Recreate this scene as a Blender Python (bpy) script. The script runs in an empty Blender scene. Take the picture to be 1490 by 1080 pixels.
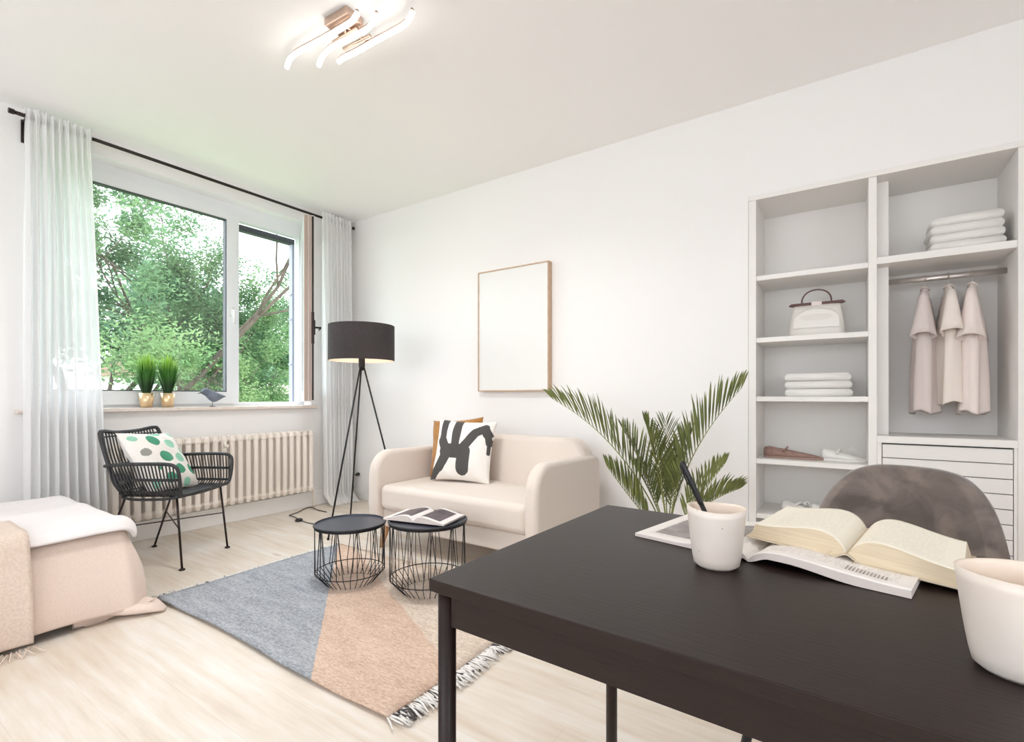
import bpy, bmesh, math, random
import numpy as np
from mathutils import Vector, Matrix
R = math.radians
PI = math.pi
random.seed(7)
C = bpy.context.scene.collection
scene = bpy.context.scene

# ------------------------------------------------------------------ camera, sky, light, exposure
F = 719.0                       # focal length in pixels of the 1490 wide frame
CX, HY = 745.0, 578.0           # image centre column, horizon row
YAW = 34.0
cam_d = bpy.data.cameras.new('camera')
cam = bpy.data.objects.new('camera', cam_d); C.objects.link(cam)
cam.location = (0, 0, 1.0)
cam.rotation_euler = (R(90), 0, R(YAW))
cam_d.sensor_width = 36.0
cam_d.lens = 36.0 * F / 1490.0
cam_d.shift_y = (HY - 540.0) / 1490.0
cam_d.clip_start = 0.02
cam_d.clip_end = 300
scene.camera = cam

def at(u, v, z=None, Y=None, X=None):
    """the point of the room seen along one sight line of the survey, on a plane z=, Y= or X="""
    dx = u - CX
    s, c = math.sin(R(YAW)), math.cos(R(YAW))
    d = Vector((-s * F + c * dx, c * F + s * dx, HY - v))
    if z is not None: k = (z - 1.0) / d.z
    elif Y is not None: k = Y / d.y
    else: k = X / d.x
    return Vector((d.x * k, d.y * k, 1.0 + d.z * k))

world = bpy.data.worlds.new('world'); scene.world = world
world.use_nodes = True
wn = world.node_tree.nodes; wl = world.node_tree.links
bg = wn['Background']
tc = wn.new('ShaderNodeTexCoord'); sp = wn.new('ShaderNodeSeparateXYZ'); cr = wn.new('ShaderNodeValToRGB')
wl.new(tc.outputs['Generated'], sp.inputs[0]); wl.new(sp.outputs['Z'], cr.inputs[0]); wl.new(cr.outputs[0], bg.inputs[0])
cr.color_ramp.elements[0].position = 0.0; cr.color_ramp.elements[0].color = (0.91, 0.955, 1.0, 1)
cr.color_ramp.elements[1].position = 0.9; cr.color_ramp.elements[1].color = (0.78, 0.88, 1.0, 1)
bg.inputs[1].default_value = 3.0

def area(name, loc, rot, sx, sy, power, col=(1, 1, 1), portal=False):
    l = bpy.data.lights.new(name, 'AREA'); l.shape = 'RECTANGLE'; l.size = sx; l.size_y = sy
    l.energy = power; l.color = col
    o = bpy.data.objects.new(name, l); C.objects.link(o); o.location = loc; o.rotation_euler = rot
    if portal: l.cycles.is_portal = True
    return o
sun_d = bpy.data.lights.new('sun', 'SUN'); sun_d.energy = 0.9; sun_d.angle = R(3); sun_d.color = (1, 0.96, 0.9)
sun = bpy.data.objects.new('sun', sun_d); C.objects.link(sun)
sun.rotation_euler = Vector((-0.60, -0.45, -0.72)).to_track_quat('-Z', 'Y').to_euler()
# daylight coming through windows added out of view behind the camera and on the right; portals guide the sky light in
area('rear_fill_portal', (-1.0, -2.95, 1.60), (R(90), 0, R(180)), 3.6, 1.5, 1, portal=True)
area('side_fill_portal', (2.75, -1.2, 1.60), (R(90), 0, R(90)), 2.0, 1.5, 1, portal=True)
area('window_sky_portal', (-4.32, 1.80, 1.76), (R(90), 0, R(-90)), 1.9, 1.68, 1, portal=True)

scene.view_settings.view_transform = 'Standard'
scene.view_settings.look = 'None'
scene.view_settings.gamma = 1.0
scene.view_settings.use_curve_mapping = False
scene.view_settings.exposure = 0.98
scene.cycles.max_bounces = 10
scene.cycles.diffuse_bounces = 6
scene.cycles.transparent_max_bounces = 16
scene.cycles.sample_clamp_indirect = 6.0
scene.cycles.caustics_reflective = False
scene.cycles.caustics_refractive = False

# ------------------------------------------------------------------ materials
def srgb(r, g, b):
    f = lambda c: (c / 255 / 12.92) if c / 255 <= 0.04045 else ((c / 255 + 0.055) / 1.055) ** 2.4
    return (f(r), f(g), f(b), 1.0)

def mat(name, col, rough=0.6, metal=0.0, col2=None, scale=8.0, stretch=(1, 1, 1), bump=0.0, bscale=None,
        spec=0.5, sheen=0.0, emit=None, estr=0.0, lo=0.35, hi=0.65, detail=4.0, coat=0.0):
    m = bpy.data.materials.new(name); m.use_nodes = True
    n = m.node_tree.nodes; l = m.node_tree.links
    b = n['Principled BSDF']
    b.inputs['Base Color'].default_value = col
    b.inputs['Roughness'].default_value = rough
    b.inputs['Metallic'].default_value = metal
    b.inputs['Specular IOR Level'].default_value = spec
    if sheen: b.inputs['Sheen Weight'].default_value = sheen; b.inputs['Sheen Roughness'].default_value = 0.5
    if coat: b.inputs['Coat Weight'].default_value = coat
    if emit: b.inputs['Emission Color'].default_value = emit; b.inputs['Emission Strength'].default_value = estr
    if col2 is not None or bump:
        t = n.new('ShaderNodeTexCoord'); mp = n.new('ShaderNodeMapping'); mp.inputs['Scale'].default_value = stretch
        l.new(t.outputs['Object'], mp.inputs[0])
        if col2 is not None:
            nz = n.new('ShaderNodeTexNoise'); nz.inputs['Scale'].default_value = scale; nz.inputs['Detail'].default_value = detail
            l.new(mp.outputs[0], nz.inputs[0])
            r = n.new('ShaderNodeValToRGB')
            r.color_ramp.elements[0].position = lo; r.color_ramp.elements[0].color = col
            r.color_ramp.elements[1].position = hi; r.color_ramp.elements[1].color = col2
            l.new(nz.outputs[0], r.inputs[0]); l.new(r.outputs[0], b.inputs['Base Color'])
        if bump:
            nb = n.new('ShaderNodeTexNoise'); nb.inputs['Scale'].default_value = bscale or scale * 6; nb.inputs['Detail'].default_value = 3
            l.new(mp.outputs[0], nb.inputs[0])
            bp = n.new('ShaderNodeBump'); bp.inputs['Strength'].default_value = bump; bp.inputs['Distance'].default_value = 0.01
            l.new(nb.outputs[0], bp.inputs['Height']); l.new(bp.outputs[0], b.inputs['Normal'])
    return m

class NT:
    """small helper for node maths"""
    def __init__(s, m): s.n = m.node_tree.nodes; s.l = m.node_tree.links
    def _in(s, node, i, v):
        if isinstance(v, (int, float)): node.inputs[i].default_value = v
        else: s.l.new(v, node.inputs[i])
    def math(s, op, a, b=0.0, c=0.0):
        x = s.n.new('ShaderNodeMath'); x.operation = op
        s._in(x, 0, a); s._in(x, 1, b)
        if op in ('MULTIPLY_ADD', 'COMPARE'): s._in(x, 2, c)
        return x.outputs[0]
    def xyz(s, which='Object'):
        t = s.n.new('ShaderNodeTexCoord'); q = s.n.new('ShaderNodeSeparateXYZ'); s.l.new(t.outputs[which], q.inputs[0])
        return t.outputs[which], q.outputs
    def noise(s, vec, scale, detail=3, stretch=None):
        if stretch:
            mp = s.n.new('ShaderNodeMapping'); mp.inputs['Scale'].default_value = stretch; s.l.new(vec, mp.inputs[0]); vec = mp.outputs[0]
        z = s.n.new('ShaderNodeTexNoise'); z.inputs['Scale'].default_value = scale; z.inputs['Detail'].default_value = detail
        s.l.new(vec, z.inputs[0]); return z.outputs[0]
    def mix(s, fac, a, b):
        x = s.n.new('ShaderNodeMix'); x.data_type = 'RGBA'
        s._in(x, 0, fac)
        for i, v in ((6, a), (7, b)):
            if isinstance(v, tuple): x.inputs[i].default_value = v
            else: s.l.new(v, x.inputs[i])
        return x.outputs[2]
    def bump(s, h, strength, dist=0.01):
        b = s.n.new('ShaderNodeBump'); b.inputs['Strength'].default_value = strength; b.inputs['Distance'].default_value = dist
        s.l.new(h, b.inputs['Height']); return b.outputs[0]

M = {}
M['wall'] = mat('wall_paint', srgb(243, 241, 240), 0.9, bump=0.03, bscale=90, scale=3)
M['ceiling'] = mat('ceiling_paint', srgb(252, 250, 250), 0.95, bump=0.02, bscale=120, scale=3)
M['white_trim'] = mat('white_gloss_trim', srgb(240, 239, 237), 0.4)
M['wardrobe'] = mat('white_lacquer_board', srgb(238, 235, 232), 0.5)
M['drawer_line'] = mat('drawer_front_lacquer', srgb(233, 230, 227), 0.45)
M['pvc'] = mat('white_window_frame', srgb(236, 238, 240), 0.35)
M['sill'] = mat('stone_sill', srgb(232, 221, 212), 0.45, col2=srgb(222, 208, 198), scale=40)
M['warm_lit_edge'] = mat('sash_rebate', srgb(178, 158, 146), 0.5)  # sash edge, with the warm light's tan put into its colour
M['gasket'] = mat('grey_gasket', srgb(70, 72, 78), 0.5)
M['guide'] = mat('grey_shutter_guide', srgb(150, 154, 168), 0.5)
M['dark_metal'] = mat('dark_brown_metal', srgb(52, 42, 40), 0.4, 0.6)
M['black_metal'] = mat('black_powder_coat', srgb(34, 33, 36), 0.45, 0.3)
M['radiator'] = mat('radiator_enamel', srgb(240, 231, 222), 0.35)
M['sofa'] = mat('beige_wool_fabric', srgb(226, 215, 206), 0.95, col2=srgb(220, 208, 198), scale=220, bump=0.12, bscale=500, sheen=0.2)
M['oak'] = mat('light_oak', srgb(196, 152, 112), 0.5, col2=srgb(170, 124, 86), scale=14, stretch=(6, 6, 1))
M['frame_oak'] = mat('slim_oak_frame', srgb(206, 178, 152), 0.45, col2=srgb(190, 160, 134), scale=20, stretch=(4, 4, 1))
M['mirror'] = mat('frosted_canvas', srgb(236, 236, 234), 0.35)
M['mustard'] = mat('mustard_fabric', srgb(178, 128, 66), 0.9, col2=srgb(158, 106, 50), scale=18, bump=0.2, bscale=200, sheen=0.3)
M['cream'] = mat('cream_cotton', srgb(238, 233, 228), 0.95, bump=0.15, bscale=300, scale=8)
M['charcoal_print'] = mat('charcoal_print', srgb(78, 76, 74), 0.95, bump=0.15, bscale=300, scale=8)
M['green_a'] = mat('green_dot_dark', srgb(72, 150, 118), 0.9)
M['green_b'] = mat('green_dot_pale', srgb(150, 204, 180), 0.9)
M['grey_dot'] = mat('grey_dot', srgb(150, 150, 144), 0.9)
M['rattan'] = mat('black_rattan', srgb(50, 50, 52), 0.45, col2=srgb(38, 38, 40), scale=60)
M['bed_cover'] = mat('beige_bedspread', srgb(230, 211, 199), 0.95, col2=srgb(224, 204, 192), scale=160, bump=0.12, bscale=350, sheen=0.2)
M['quilt'] = mat('white_quilt', srgb(236, 230, 230), 0.95, bump=0.4, bscale=9, scale=5)
M['throw'] = mat('oatmeal_throw', srgb(226, 208, 195), 0.98, col2=srgb(214, 195, 181), scale=120, bump=0.12, bscale=260)
M['mattress'] = mat('mattress_cloth', srgb(225, 220, 214), 0.9)
M['shade_out'] = mat('charcoal_shade', srgb(62, 56, 56), 0.9, col2=srgb(54, 48, 48), scale=80, bump=0.15, bscale=400)
M['shade_in'] = mat('pale_shade_lining', srgb(244, 228, 216), 0.8)
M['bulb'] = mat('warm_bulb', srgb(255, 230, 205), 0.5, emit=(1.0, 0.76, 0.55, 1), estr=12)
M['tube'] = mat('led_tube', srgb(255, 250, 240), 0.5, emit=(1.0, 0.97, 0.93, 1), estr=2.6)
M['chrome'] = mat('brushed_rose_nickel', srgb(200, 176, 160), 0.3, 0.85)
M['table'] = None
M['velvet'] = None
M['ceramic'] = mat('speckled_stoneware', srgb(234, 224, 215), 0.35, col2=srgb(226, 211, 200), scale=9, lo=0.4, hi=0.75)
M['ceramic_in'] = mat('stoneware_inside', srgb(238, 221, 206), 0.4)
M['speck'] = mat('stoneware_speck', srgb(172, 158, 148), 0.6)
M['pen'] = mat('matt_black_pen', srgb(24, 24, 28), 0.4)
M['tabletop_black'] = mat('black_tray_window_sheen', srgb(74, 78, 90), 0.30, 0.4)  # black tray, its bluish window reflection put into the colour
M['gold'] = mat('satin_gold', srgb(236, 206, 164), 0.3, 0.75)
M['grass_dark'] = mat('grass_blade', srgb(36, 84, 30), 0.6)
M['bird'] = mat('grey_blue_bird', srgb(122, 130, 144), 0.6, col2=srgb(98, 104, 118), scale=14)
M['palm'] = mat('palm_leaf', srgb(116, 124, 66), 0.5, col2=srgb(84, 94, 46), scale=9)
M['palm_stem'] = mat('palm_stem', srgb(128, 134, 72), 0.5)
M['planter'] = mat('white_planter', srgb(236, 230, 224), 0.4)
M['soil'] = mat('potting_soil', srgb(66, 50, 40), 0.95, bump=0.5, bscale=60, scale=8)
M['page_edge'] = mat('cream_page_edges', srgb(226, 209, 182), 0.9, col2=srgb(214, 195, 166), scale=500, stretch=(0.02, 0.02, 1))
M['book_cover'] = mat('cream_book_cover', srgb(206, 190, 166), 0.7)
M['mag_edge'] = mat('magazine_edges', srgb(226, 214, 208), 0.8)
M['photo_grey'] = mat('printed_grey_photo', srgb(150, 140, 136), 0.35, col2=srgb(112, 104, 102), scale=30)
M['photo_dark'] = mat('printed_dark_photo', srgb(92, 78, 84), 0.35, col2=srgb(60, 50, 56), scale=22)
M['mag_paper'] = mat('glossy_magazine_paper', srgb(232, 226, 224), 0.35)
M['bag'] = mat('ivory_leather', srgb(228, 224, 218), 0.55)
M['bag_flap'] = mat('pale_ivory_leather', srgb(236, 233, 228), 0.5)
M['bag_bar'] = mat('dark_brown_bar', srgb(104, 76, 72), 0.4)
M['towel'] = mat('white_towel', srgb(241, 238, 235), 1.0, bump=0.4, bscale=300, scale=8)
M['shoe_brown'] = mat('brown_suede', srgb(160, 132, 122), 0.9, col2=srgb(144, 114, 105), scale=40)
M['shoe_sole'] = mat('shoe_sole', srgb(168, 140, 128), 0.8)
M['shoe_white'] = mat('white_shoe_leather', srgb(232, 229, 226), 0.5)
M['cloth_mauve'] = mat('pale_mauve_linen', srgb(214, 202, 199), 0.95, bump=0.1, bscale=200, scale=5)
M['cloth_cream'] = mat('cream_linen', srgb(232, 222, 214), 0.95, bump=0.1, bscale=200, scale=5)
M['cloth_pink'] = mat('blush_linen', srgb(234, 221, 217), 0.95, bump=0.1, bscale=200, scale=5)
M['rail'] = mat('brushed_rail', srgb(196, 188, 184), 0.3, 0.7)
M['plastic_black'] = mat('black_plastic', srgb(26, 24, 24), 0.4)
M['cable'] = mat('dark_grey_cable', srgb(84, 78, 76), 0.5)
M['fringe_white'] = mat('white_fringe_yarn', srgb(232, 228, 224), 1.0)
M['fringe_dark'] = mat('charcoal_fringe_yarn', srgb(86, 80, 80), 1.0)
M['bark'] = mat('tree_bark', srgb(92, 82, 70), 0.9, col2=srgb(66, 58, 50), scale=6, stretch=(1, 1, 0.2), bump=0.4)
M['lawn'] = mat('lawn', srgb(122, 150, 92), 0.95, col2=srgb(98, 128, 72), scale=2)
M['render_wall'] = mat('pale_house_render', srgb(220, 216, 208), 0.9)
M['roof'] = mat('house_roof', srgb(150, 120, 108), 0.9)
M['parasol'] = mat('cream_parasol', srgb(236, 226, 204), 0.9)
M['car_blue'] = mat('blue_grey_car_paint', srgb(120, 134, 168), 0.3)
M['car_glass'] = mat('car_glass', srgb(60, 66, 76), 0.1)
M['house_glass'] = mat('house_window_glass', srgb(110, 120, 130), 0.15)

def sheer_mat():
    m = bpy.data.materials.new('sheer_curtain_voile'); m.use_nodes = True
    n = m.node_tree.nodes; l = m.node_tree.links; n.remove(n['Principled BSDF'])
    out = n['Material Output']
    d = n.new('ShaderNodeBsdfDiffuse'); d.inputs[0].default_value = srgb(252, 252, 252)
    t = n.new('ShaderNodeBsdfTranslucent'); t.inputs[0].default_value = srgb(252, 252, 252)
    p = n.new('ShaderNodeBsdfTransparent')
    a = n.new('ShaderNodeMixShader'); a.inputs[0].default_value = 0.45
    b = n.new('ShaderNodeMixShader'); b.inputs[0].default_value = 0.12
    l.new(d.outputs[0], a.inputs[1]); l.new(t.outputs[0], a.inputs[2])
    l.new(a.outputs[0], b.inputs[1]); l.new(p.outputs[0], b.inputs[2]); l.new(b.outputs[0], out.inputs[0])
    return m
M['sheer'] = sheer_mat()

def glass_mat():
    m = bpy.data.materials.new('window_glass'); m.use_nodes = True
    n = m.node_tree.nodes; l = m.node_tree.links; n.remove(n['Principled BSDF'])
    g = n.new('ShaderNodeBsdfGlossy'); g.inputs['Roughness'].default_value = 0.02
    p = n.new('ShaderNodeBsdfTransparent'); p.inputs[0].default_value = (0.965, 0.98, 0.975, 1)
    a = n.new('ShaderNodeMixShader'); a.inputs[0].default_value = 0.04
    l.new(p.outputs[0], a.inputs[1]); l.new(g.outputs[0], a.inputs[2]); l.new(a.outputs[0], n['Material Output'].inputs[0])
    return m
M['glass'] = glass_mat()

def leaf_mat(name, c1, c2):
    m = bpy.data.materials.new(name); m.use_nodes = True
    n = m.node_tree.nodes; l = m.node_tree.links; n.remove(n['Principled BSDF'])
    nt = NT(m); v, _ = nt.xyz()
    f = nt.noise(v, 1.6, 5)
    r = n.new('ShaderNodeValToRGB'); r.color_ramp.elements[0].position = 0.35; r.color_ramp.elements[1].position = 0.68
    r.color_ramp.elements[0].color = c1; r.color_ramp.elements[1].color = c2; l.new(f, r.inputs[0])
    d = n.new('ShaderNodeBsdfDiffuse'); t = n.new('ShaderNodeBsdfTranslucent'); a = n.new('ShaderNodeMixShader'); a.inputs[0].default_value = 0.45
    l.new(r.outputs[0], d.inputs[0]); l.new(r.outputs[0], t.inputs[0]); l.new(d.outputs[0], a.inputs[1]); l.new(t.outputs[0], a.inputs[2])
    l.new(a.outputs[0], n['Material Output'].inputs[0])
    return m
M['leaf_near'] = leaf_mat('leaf_blue_green', srgb(80, 114, 84), srgb(132, 158, 114))
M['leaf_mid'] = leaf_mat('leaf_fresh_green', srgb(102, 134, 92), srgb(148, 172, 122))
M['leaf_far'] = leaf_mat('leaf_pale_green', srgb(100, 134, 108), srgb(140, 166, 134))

def floor_mat():
    m = bpy.data.materials.new('bleached_oak_planks'); m.use_nodes = True
    nt = NT(m); b = nt.n['Principled BSDF']; v, q = nt.xyz()
    br = nt.n.new('ShaderNodeTexBrick'); nt.l.new(v, br.inputs['Vector'])
    br.inputs['Scale'].default_value = 1.0
    br.inputs['Brick Width'].default_value = 1.9; br.inputs['Row Height'].default_value = 0.19
    br.inputs['Mortar Size'].default_value = 0.0012; br.inputs['Mortar Smooth'].default_value = 0.4
    br.offset = 0.37
    br.inputs['Color1'].default_value = (0.25, 0.25, 0.25, 1); br.inputs['Color2'].default_value = (0.75, 0.75, 0.75, 1)
    br.inputs['Mortar'].default_value = (0.0, 0.0, 0.0, 1)
    g1 = nt.noise(v, 3.0, 8, (0.8, 9, 1)); g2 = nt.noise(v, 2.2, 5, (1.0, 3.2, 1)); g3 = nt.noise(v, 40, 3, (0.25, 3, 1))
    s = nt.math('ADD', nt.math('MULTIPLY', g1, 0.5), nt.math('MULTIPLY', g2, 0.4))
    s = nt.math('ADD', s, nt.math('MULTIPLY', g3, 0.12))
    s = nt.math('ADD', s, nt.math('MULTIPLY', br.outputs[0], 0.07))
    r = nt.n.new('ShaderNodeValToRGB'); nt.l.new(s, r.inputs[0])
    e = r.color_ramp.elements
    e[0].position = 0.37; e[0].color = srgb(208, 190, 171)
    e[1].position = 0.66; e[1].color = srgb(229, 222, 214)
    x = e.new(0.53); x.color = srgb(221, 209, 195)
    # knots
    vo = nt.n.new('ShaderNodeTexVoronoi'); mp = nt.n.new('ShaderNodeMapping'); mp.inputs['Scale'].default_value = (1.1, 3.4, 1)
    nt.l.new(v, mp.inputs[0]); nt.l.new(mp.outputs[0], vo.inputs['Vector']); vo.inputs['Scale'].default_value = 1.3
    k = nt.math('SUBTRACT', 1.0, nt.math('MULTIPLY', vo.outputs['Distance'], 11.0))
    k = nt.math('MULTIPLY', nt.math('MAXIMUM', k, 0.0), 0.55)
    c = nt.mix(k, r.outputs[0], srgb(150, 112, 84))
    c = nt.mix(nt.math('MULTIPLY', br.outputs['Fac'], 0.16), c, srgb(170, 146, 124))
    nt.l.new(c, b.inputs['Base Color'])
    b.inputs['Roughness'].default_value = 0.42
    nt.l.new(nt.bump(s, 0.05, 0.004), b.inputs['Normal'])
    return m
M['floor'] = floor_mat()

def rug_mat():
    m = bpy.data.materials.new('woven_wool_rug'); m.use_nodes = True
    nt = NT(m); b = nt.n['Principled BSDF']; v, q = nt.xyz()
    w = nt.math('MULTIPLY', nt.math('SUBTRACT', nt.noise(v, 60, 2), 0.5), 0.02)
    X, Y = q['X'], q['Y']        # rug empty sits on the room's origin, so these are room metres
    l1 = nt.math('ADD', nt.math('MULTIPLY_ADD', X, 0.833, Y), w)        # Y + .833 X
    f1 = nt.math('GREATER_THAN', l1, 1.05 - 0.833 * 1.56)
    l2 = nt.math('ADD', nt.math('MULTIPLY_ADD', X, 0.5, Y), w)
    f2 = nt.math('GREATER_THAN', l2, 1.42 - 0.5 * 1.304)
    l3 = nt.math('MULTIPLY_ADD', X, -1.5, Y)
    f3 = nt.math('MULTIPLY', f2, nt.math('LESS_THAN', l3, 1.55 + 1.5 * 1.24))
    nf = nt.noise(v, 120, 3, (0.5, 1.6, 1)); nl = nt.noise(v, 7, 4, (0.7, 3, 1))
    ff = nt.math('ADD', nt.math('MULTIPLY', nf, 0.7), nt.math('MULTIPLY', nl, 0.3))
    ff = nt.math('MULTIPLY', nt.math('SUBTRACT', ff, 0.36), 3.6); 
    cl = nt.n.new('ShaderNodeClamp'); nt.l.new(ff, cl.inputs[0]); ff = cl.outputs[0]
    blue = nt.mix(ff, srgb(132, 137, 145), srgb(184, 187, 192))
    peach = nt.mix(ff, srgb(192, 160, 140), srgb(224, 200, 181))
    beige = nt.mix(ff, srgb(196, 174, 156), srgb(230, 216, 202))
    orange = nt.mix(ff, srgb(200, 150, 118), srgb(226, 184, 152))
    c = nt.mix(f1, blue, peach); c = nt.mix(f2, c, beige)
    f4 = nt.math('MULTIPLY', f2, nt.math('LESS_THAN', nt.math('MULTIPLY_ADD', X, -0.9, Y), 1.36 + 0.9 * 1.16))
    c = nt.mix(f4, c, orange)
    nt.l.new(c, b.inputs['Base Color']); b.inputs['Roughness'].default_value = 1.0
    nt.l.new(nt.bump(nf, 0.7, 0.006), b.inputs['Normal'])
    return m
M['rug'] = rug_mat()

def table_mat():
    m = bpy.data.materials.new('black_brown_veneer'); m.use_nodes = True
    nt = NT(m); b = nt.n['Principled BSDF']; v, q = nt.xyz()
    g = nt.noise(v, 40, 4, (0.4, 7, 7)); 
    c = nt.mix(g, srgb(29, 19, 16), srgb(42, 29, 25))
    nt.l.new(c, b.inputs['Base Color']); b.inputs['Roughness'].default_value = 0.40; b.inputs['Specular IOR Level'].default_value = 0.28
    nt.l.new(nt.bump(g, 0.12, 0.003), b.inputs['Normal'])
    return m
M['table'] = table_mat()

def velvet_mat():
    m = bpy.data.materials.new('crushed_taupe_velvet'); m.use_nodes = True
    nt = NT(m); b = nt.n['Principled BSDF']; v, q = nt.xyz()
    g = nt.noise(v, 11, 5); g.node.inputs['Distortion'].default_value = 1.2
    r = nt.n.new('ShaderNodeValToRGB'); nt.l.new(g, r.inputs[0]); e = r.color_ramp.elements
    e[0].position = 0.36; e[0].color = srgb(92, 82, 77); e[1].position = 0.66; e[1].color = srgb(128, 116, 109)
    nt.l.new(r.outputs[0], b.inputs['Base Color']); b.inputs['Roughness'].default_value = 0.85
    b.inputs['Sheen Weight'].default_value = 0.5; b.inputs['Sheen Roughness'].default_value = 0.4
    return m
M['velvet'] = velvet_mat()

def text_page_mat(name, base, ink, strength, x0, x1, y0, y1, pitch):
    m = bpy.data.materials.new(name); m.use_nodes = True
    nt = NT(m); b = nt.n['Principled BSDF']; v, q = nt.xyz()
    ax = nt.math('ABSOLUTE', q['X']); y = q['Y']
    row = nt.math('LESS_THAN', nt.math('FRACT', nt.math('MULTIPLY', y, 1 / pitch)), 0.42)
    word = nt.math('GREATER_THAN', nt.noise(v, 260, 1, (1.2, 0.2, 0.01)), 0.44)
    f = nt.math('MULTIPLY', row, word)
    for s, lim, val in (('GREATER_THAN', x0, ax), ('LESS_THAN', x1, ax), ('GREATER_THAN', y0, y), ('LESS_THAN', y1, y)):
        f = nt.math('MULTIPLY', f, nt.math(s, val, lim))
    c = nt.mix(nt.math('MULTIPLY', f, strength), base, ink)
    nt.l.new(c, b.inputs['Base Color']); b.inputs['Roughness'].default_value = 0.9
    return m
M['book_page'] = text_page_mat('printed_cream_page', srgb(240, 233, 218), srgb(120, 108, 96), 0.12, 0.018, 0.108, 0.022, 0.175, 0.0058)
M['mag_page'] = text_page_mat('printed_white_page', srgb(234, 228, 224), srgb(90, 84, 82), 0.28, 0.02, 0.185, 0.02, 0.2, 0.0045)

# ------------------------------------------------------------------ geometry helpers
def speckle(m):
    nt = NT(m); b = nt.n['Principled BSDF']; v, q = nt.xyz()
    old = b.inputs['Base Color'].links[0].from_socket
    vo = nt.n.new('ShaderNodeTexVoronoi'); vo.inputs['Scale'].default_value = 62; nt.l.new(v, vo.inputs['Vector'])
    sp_ = nt.n.new('ShaderNodeSeparateXYZ'); nt.l.new(vo.outputs['Color'], sp_.inputs[0])
    f = nt.math('MULTIPLY', nt.math('LESS_THAN', vo.outputs['Distance'], 0.075), nt.math('GREATER_THAN', sp_.outputs[0], 0.72))
    nt.l.new(nt.mix(nt.math('MULTIPLY', f, 0.7), old, srgb(150, 132, 120)), b.inputs['Base Color'])
speckle(M['ceramic'])
class G:
    """collects vertices and faces for ONE mesh object"""
    def __init__(s): s.v = []; s.f = []; s.m = []; s.mi = 0
    def add(s, vs, fs, mi=None):
        o = len(s.v); s.v += [tuple(p) for p in vs]; s.f += [tuple(i + o for i in f) for f in fs]
        s.m += [s.mi if mi is None else mi] * len(fs); return s
    def box(s, a, b, mi=None, rot=0.0, piv=None):
        x0, y0, z0 = a; x1, y1, z1 = b
        vs = [(x0, y0, z0), (x1, y0, z0), (x1, y1, z0), (x0, y1, z0), (x0, y0, z1), (x1, y0, z1), (x1, y1, z1), (x0, y1, z1)]
        return s.add(vs, [(0, 3, 2, 1), (4, 5, 6, 7), (0, 1, 5, 4), (1, 2, 6, 5), (2, 3, 7, 6), (3, 0, 4, 7)], mi)
    def tube(s, pts, r, n=8, mi=None, closed=False, cap=True):
        pts = [Vector(p) for p in pts]; N = len(pts)
        rr = r if isinstance(r, (list, tuple)) else [r] * N
        vs = []; fs = []
        up = None
        for i in range(N):
            if closed: t = pts[(i + 1) % N] - pts[i - 1]
            else: t = pts[min(i + 1, N - 1)] - pts[max(i - 1, 0)]
            t.normalize()
            if up is None:
                up = Vector((0, 0, 1)) if abs(t.z) < 0.9 else Vector((1, 0, 0))
            u = (up - t * up.dot(t)).normalized(); w = t.cross(u); up = u
            for k in range(n):
                a = 2 * PI * k / n
                vs.append(pts[i] + (u * math.cos(a) + w * math.sin(a)) * rr[i])
        for i in range(N if closed else N - 1):
            j = (i + 1) % N
            for k in range(n):
                k2 = (k + 1) % n
                fs.append((i * n + k, i * n + k2, j * n + k2, j * n + k))
        if cap and not closed:
            fs.append(tuple(range(n - 1, -1, -1))); fs.append(tuple((N - 1) * n + k for k in range(n)))
        return s.add(vs, fs, mi)
    def lathe(s, prof, n=40, c=(0, 0, 0), mi=None, cap0=False, cap1=False):
        vs = []; fs = []
        for (r, z) in prof:
            for k in range(n):
                a = 2 * PI * k / n; vs.append((c[0] + r * math.cos(a), c[1] + r * math.sin(a), c[2] + z))
        P = len(prof)
        for i in range(P - 1):
            for k in range(n):
                k2 = (k + 1) % n; fs.append((i * n + k, i * n + k2, (i + 1) * n + k2, (i + 1) * n + k))
        if cap0: fs.append(tuple(range(n - 1, -1, -1)))
        if cap1: fs.append(tuple((P - 1) * n + k for k in range(n)))
        return s.add(vs, fs, mi)
    def loft(s, rings, mi=None, cap=True):
        n = len(rings[0]); vs = [p for r in rings for p in r]; fs = []
        for i in range(len(rings) - 1):
            for k in range(n):
                k2 = (k + 1) % n; fs.append((i * n + k, i * n + k2, (i + 1) * n + k2, (i + 1) * n + k))
        if cap: fs.append(tuple(range(n - 1, -1, -1))); fs.append(tuple((len(rings) - 1) * n + k for k in range(n)))
        return s.add(vs, fs, mi)
    def grid(s, fn, nu, nv, mfn=None, mi=None):
        vs = [fn(i / nu, j / nv) for j in range(nv + 1) for i in range(nu + 1)]
        fs = []; ms = []
        for j in range(nv):
            for i in range(nu):
                a = j * (nu + 1) + i; fs.append((a, a + 1, a + nu + 2, a + nu + 1))
                ms.append(mfn((i + .5) / nu, (j + .5) / nv) if mfn else (s.mi if mi is None else mi))
        o = len(s.v); s.v += [tuple(p) for p in vs]; s.f += [tuple(i + o for i in f) for f in fs]; s.m += ms
        return s
    def prism(s, poly, axis, a, b, mi=None):
        """poly = list of 2D points; axis 'x','y','z' the extrusion axis from a to b"""
        def P(p, t):
            return {'x': (t, p[0], p[1]), 'y': (p[0], t, p[1]), 'z': (p[0], p[1], t)}[axis]
        n = len(poly); vs = [P(p, a) for p in poly] + [P(p, b) for p in poly]
        fs = [tuple(range(n - 1, -1, -1)), tuple(range(n, 2 * n))] + [(i, (i + 1) % n, n + (i + 1) % n, n + i) for i in range(n)]
        return s.add(vs, fs, mi)
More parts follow.
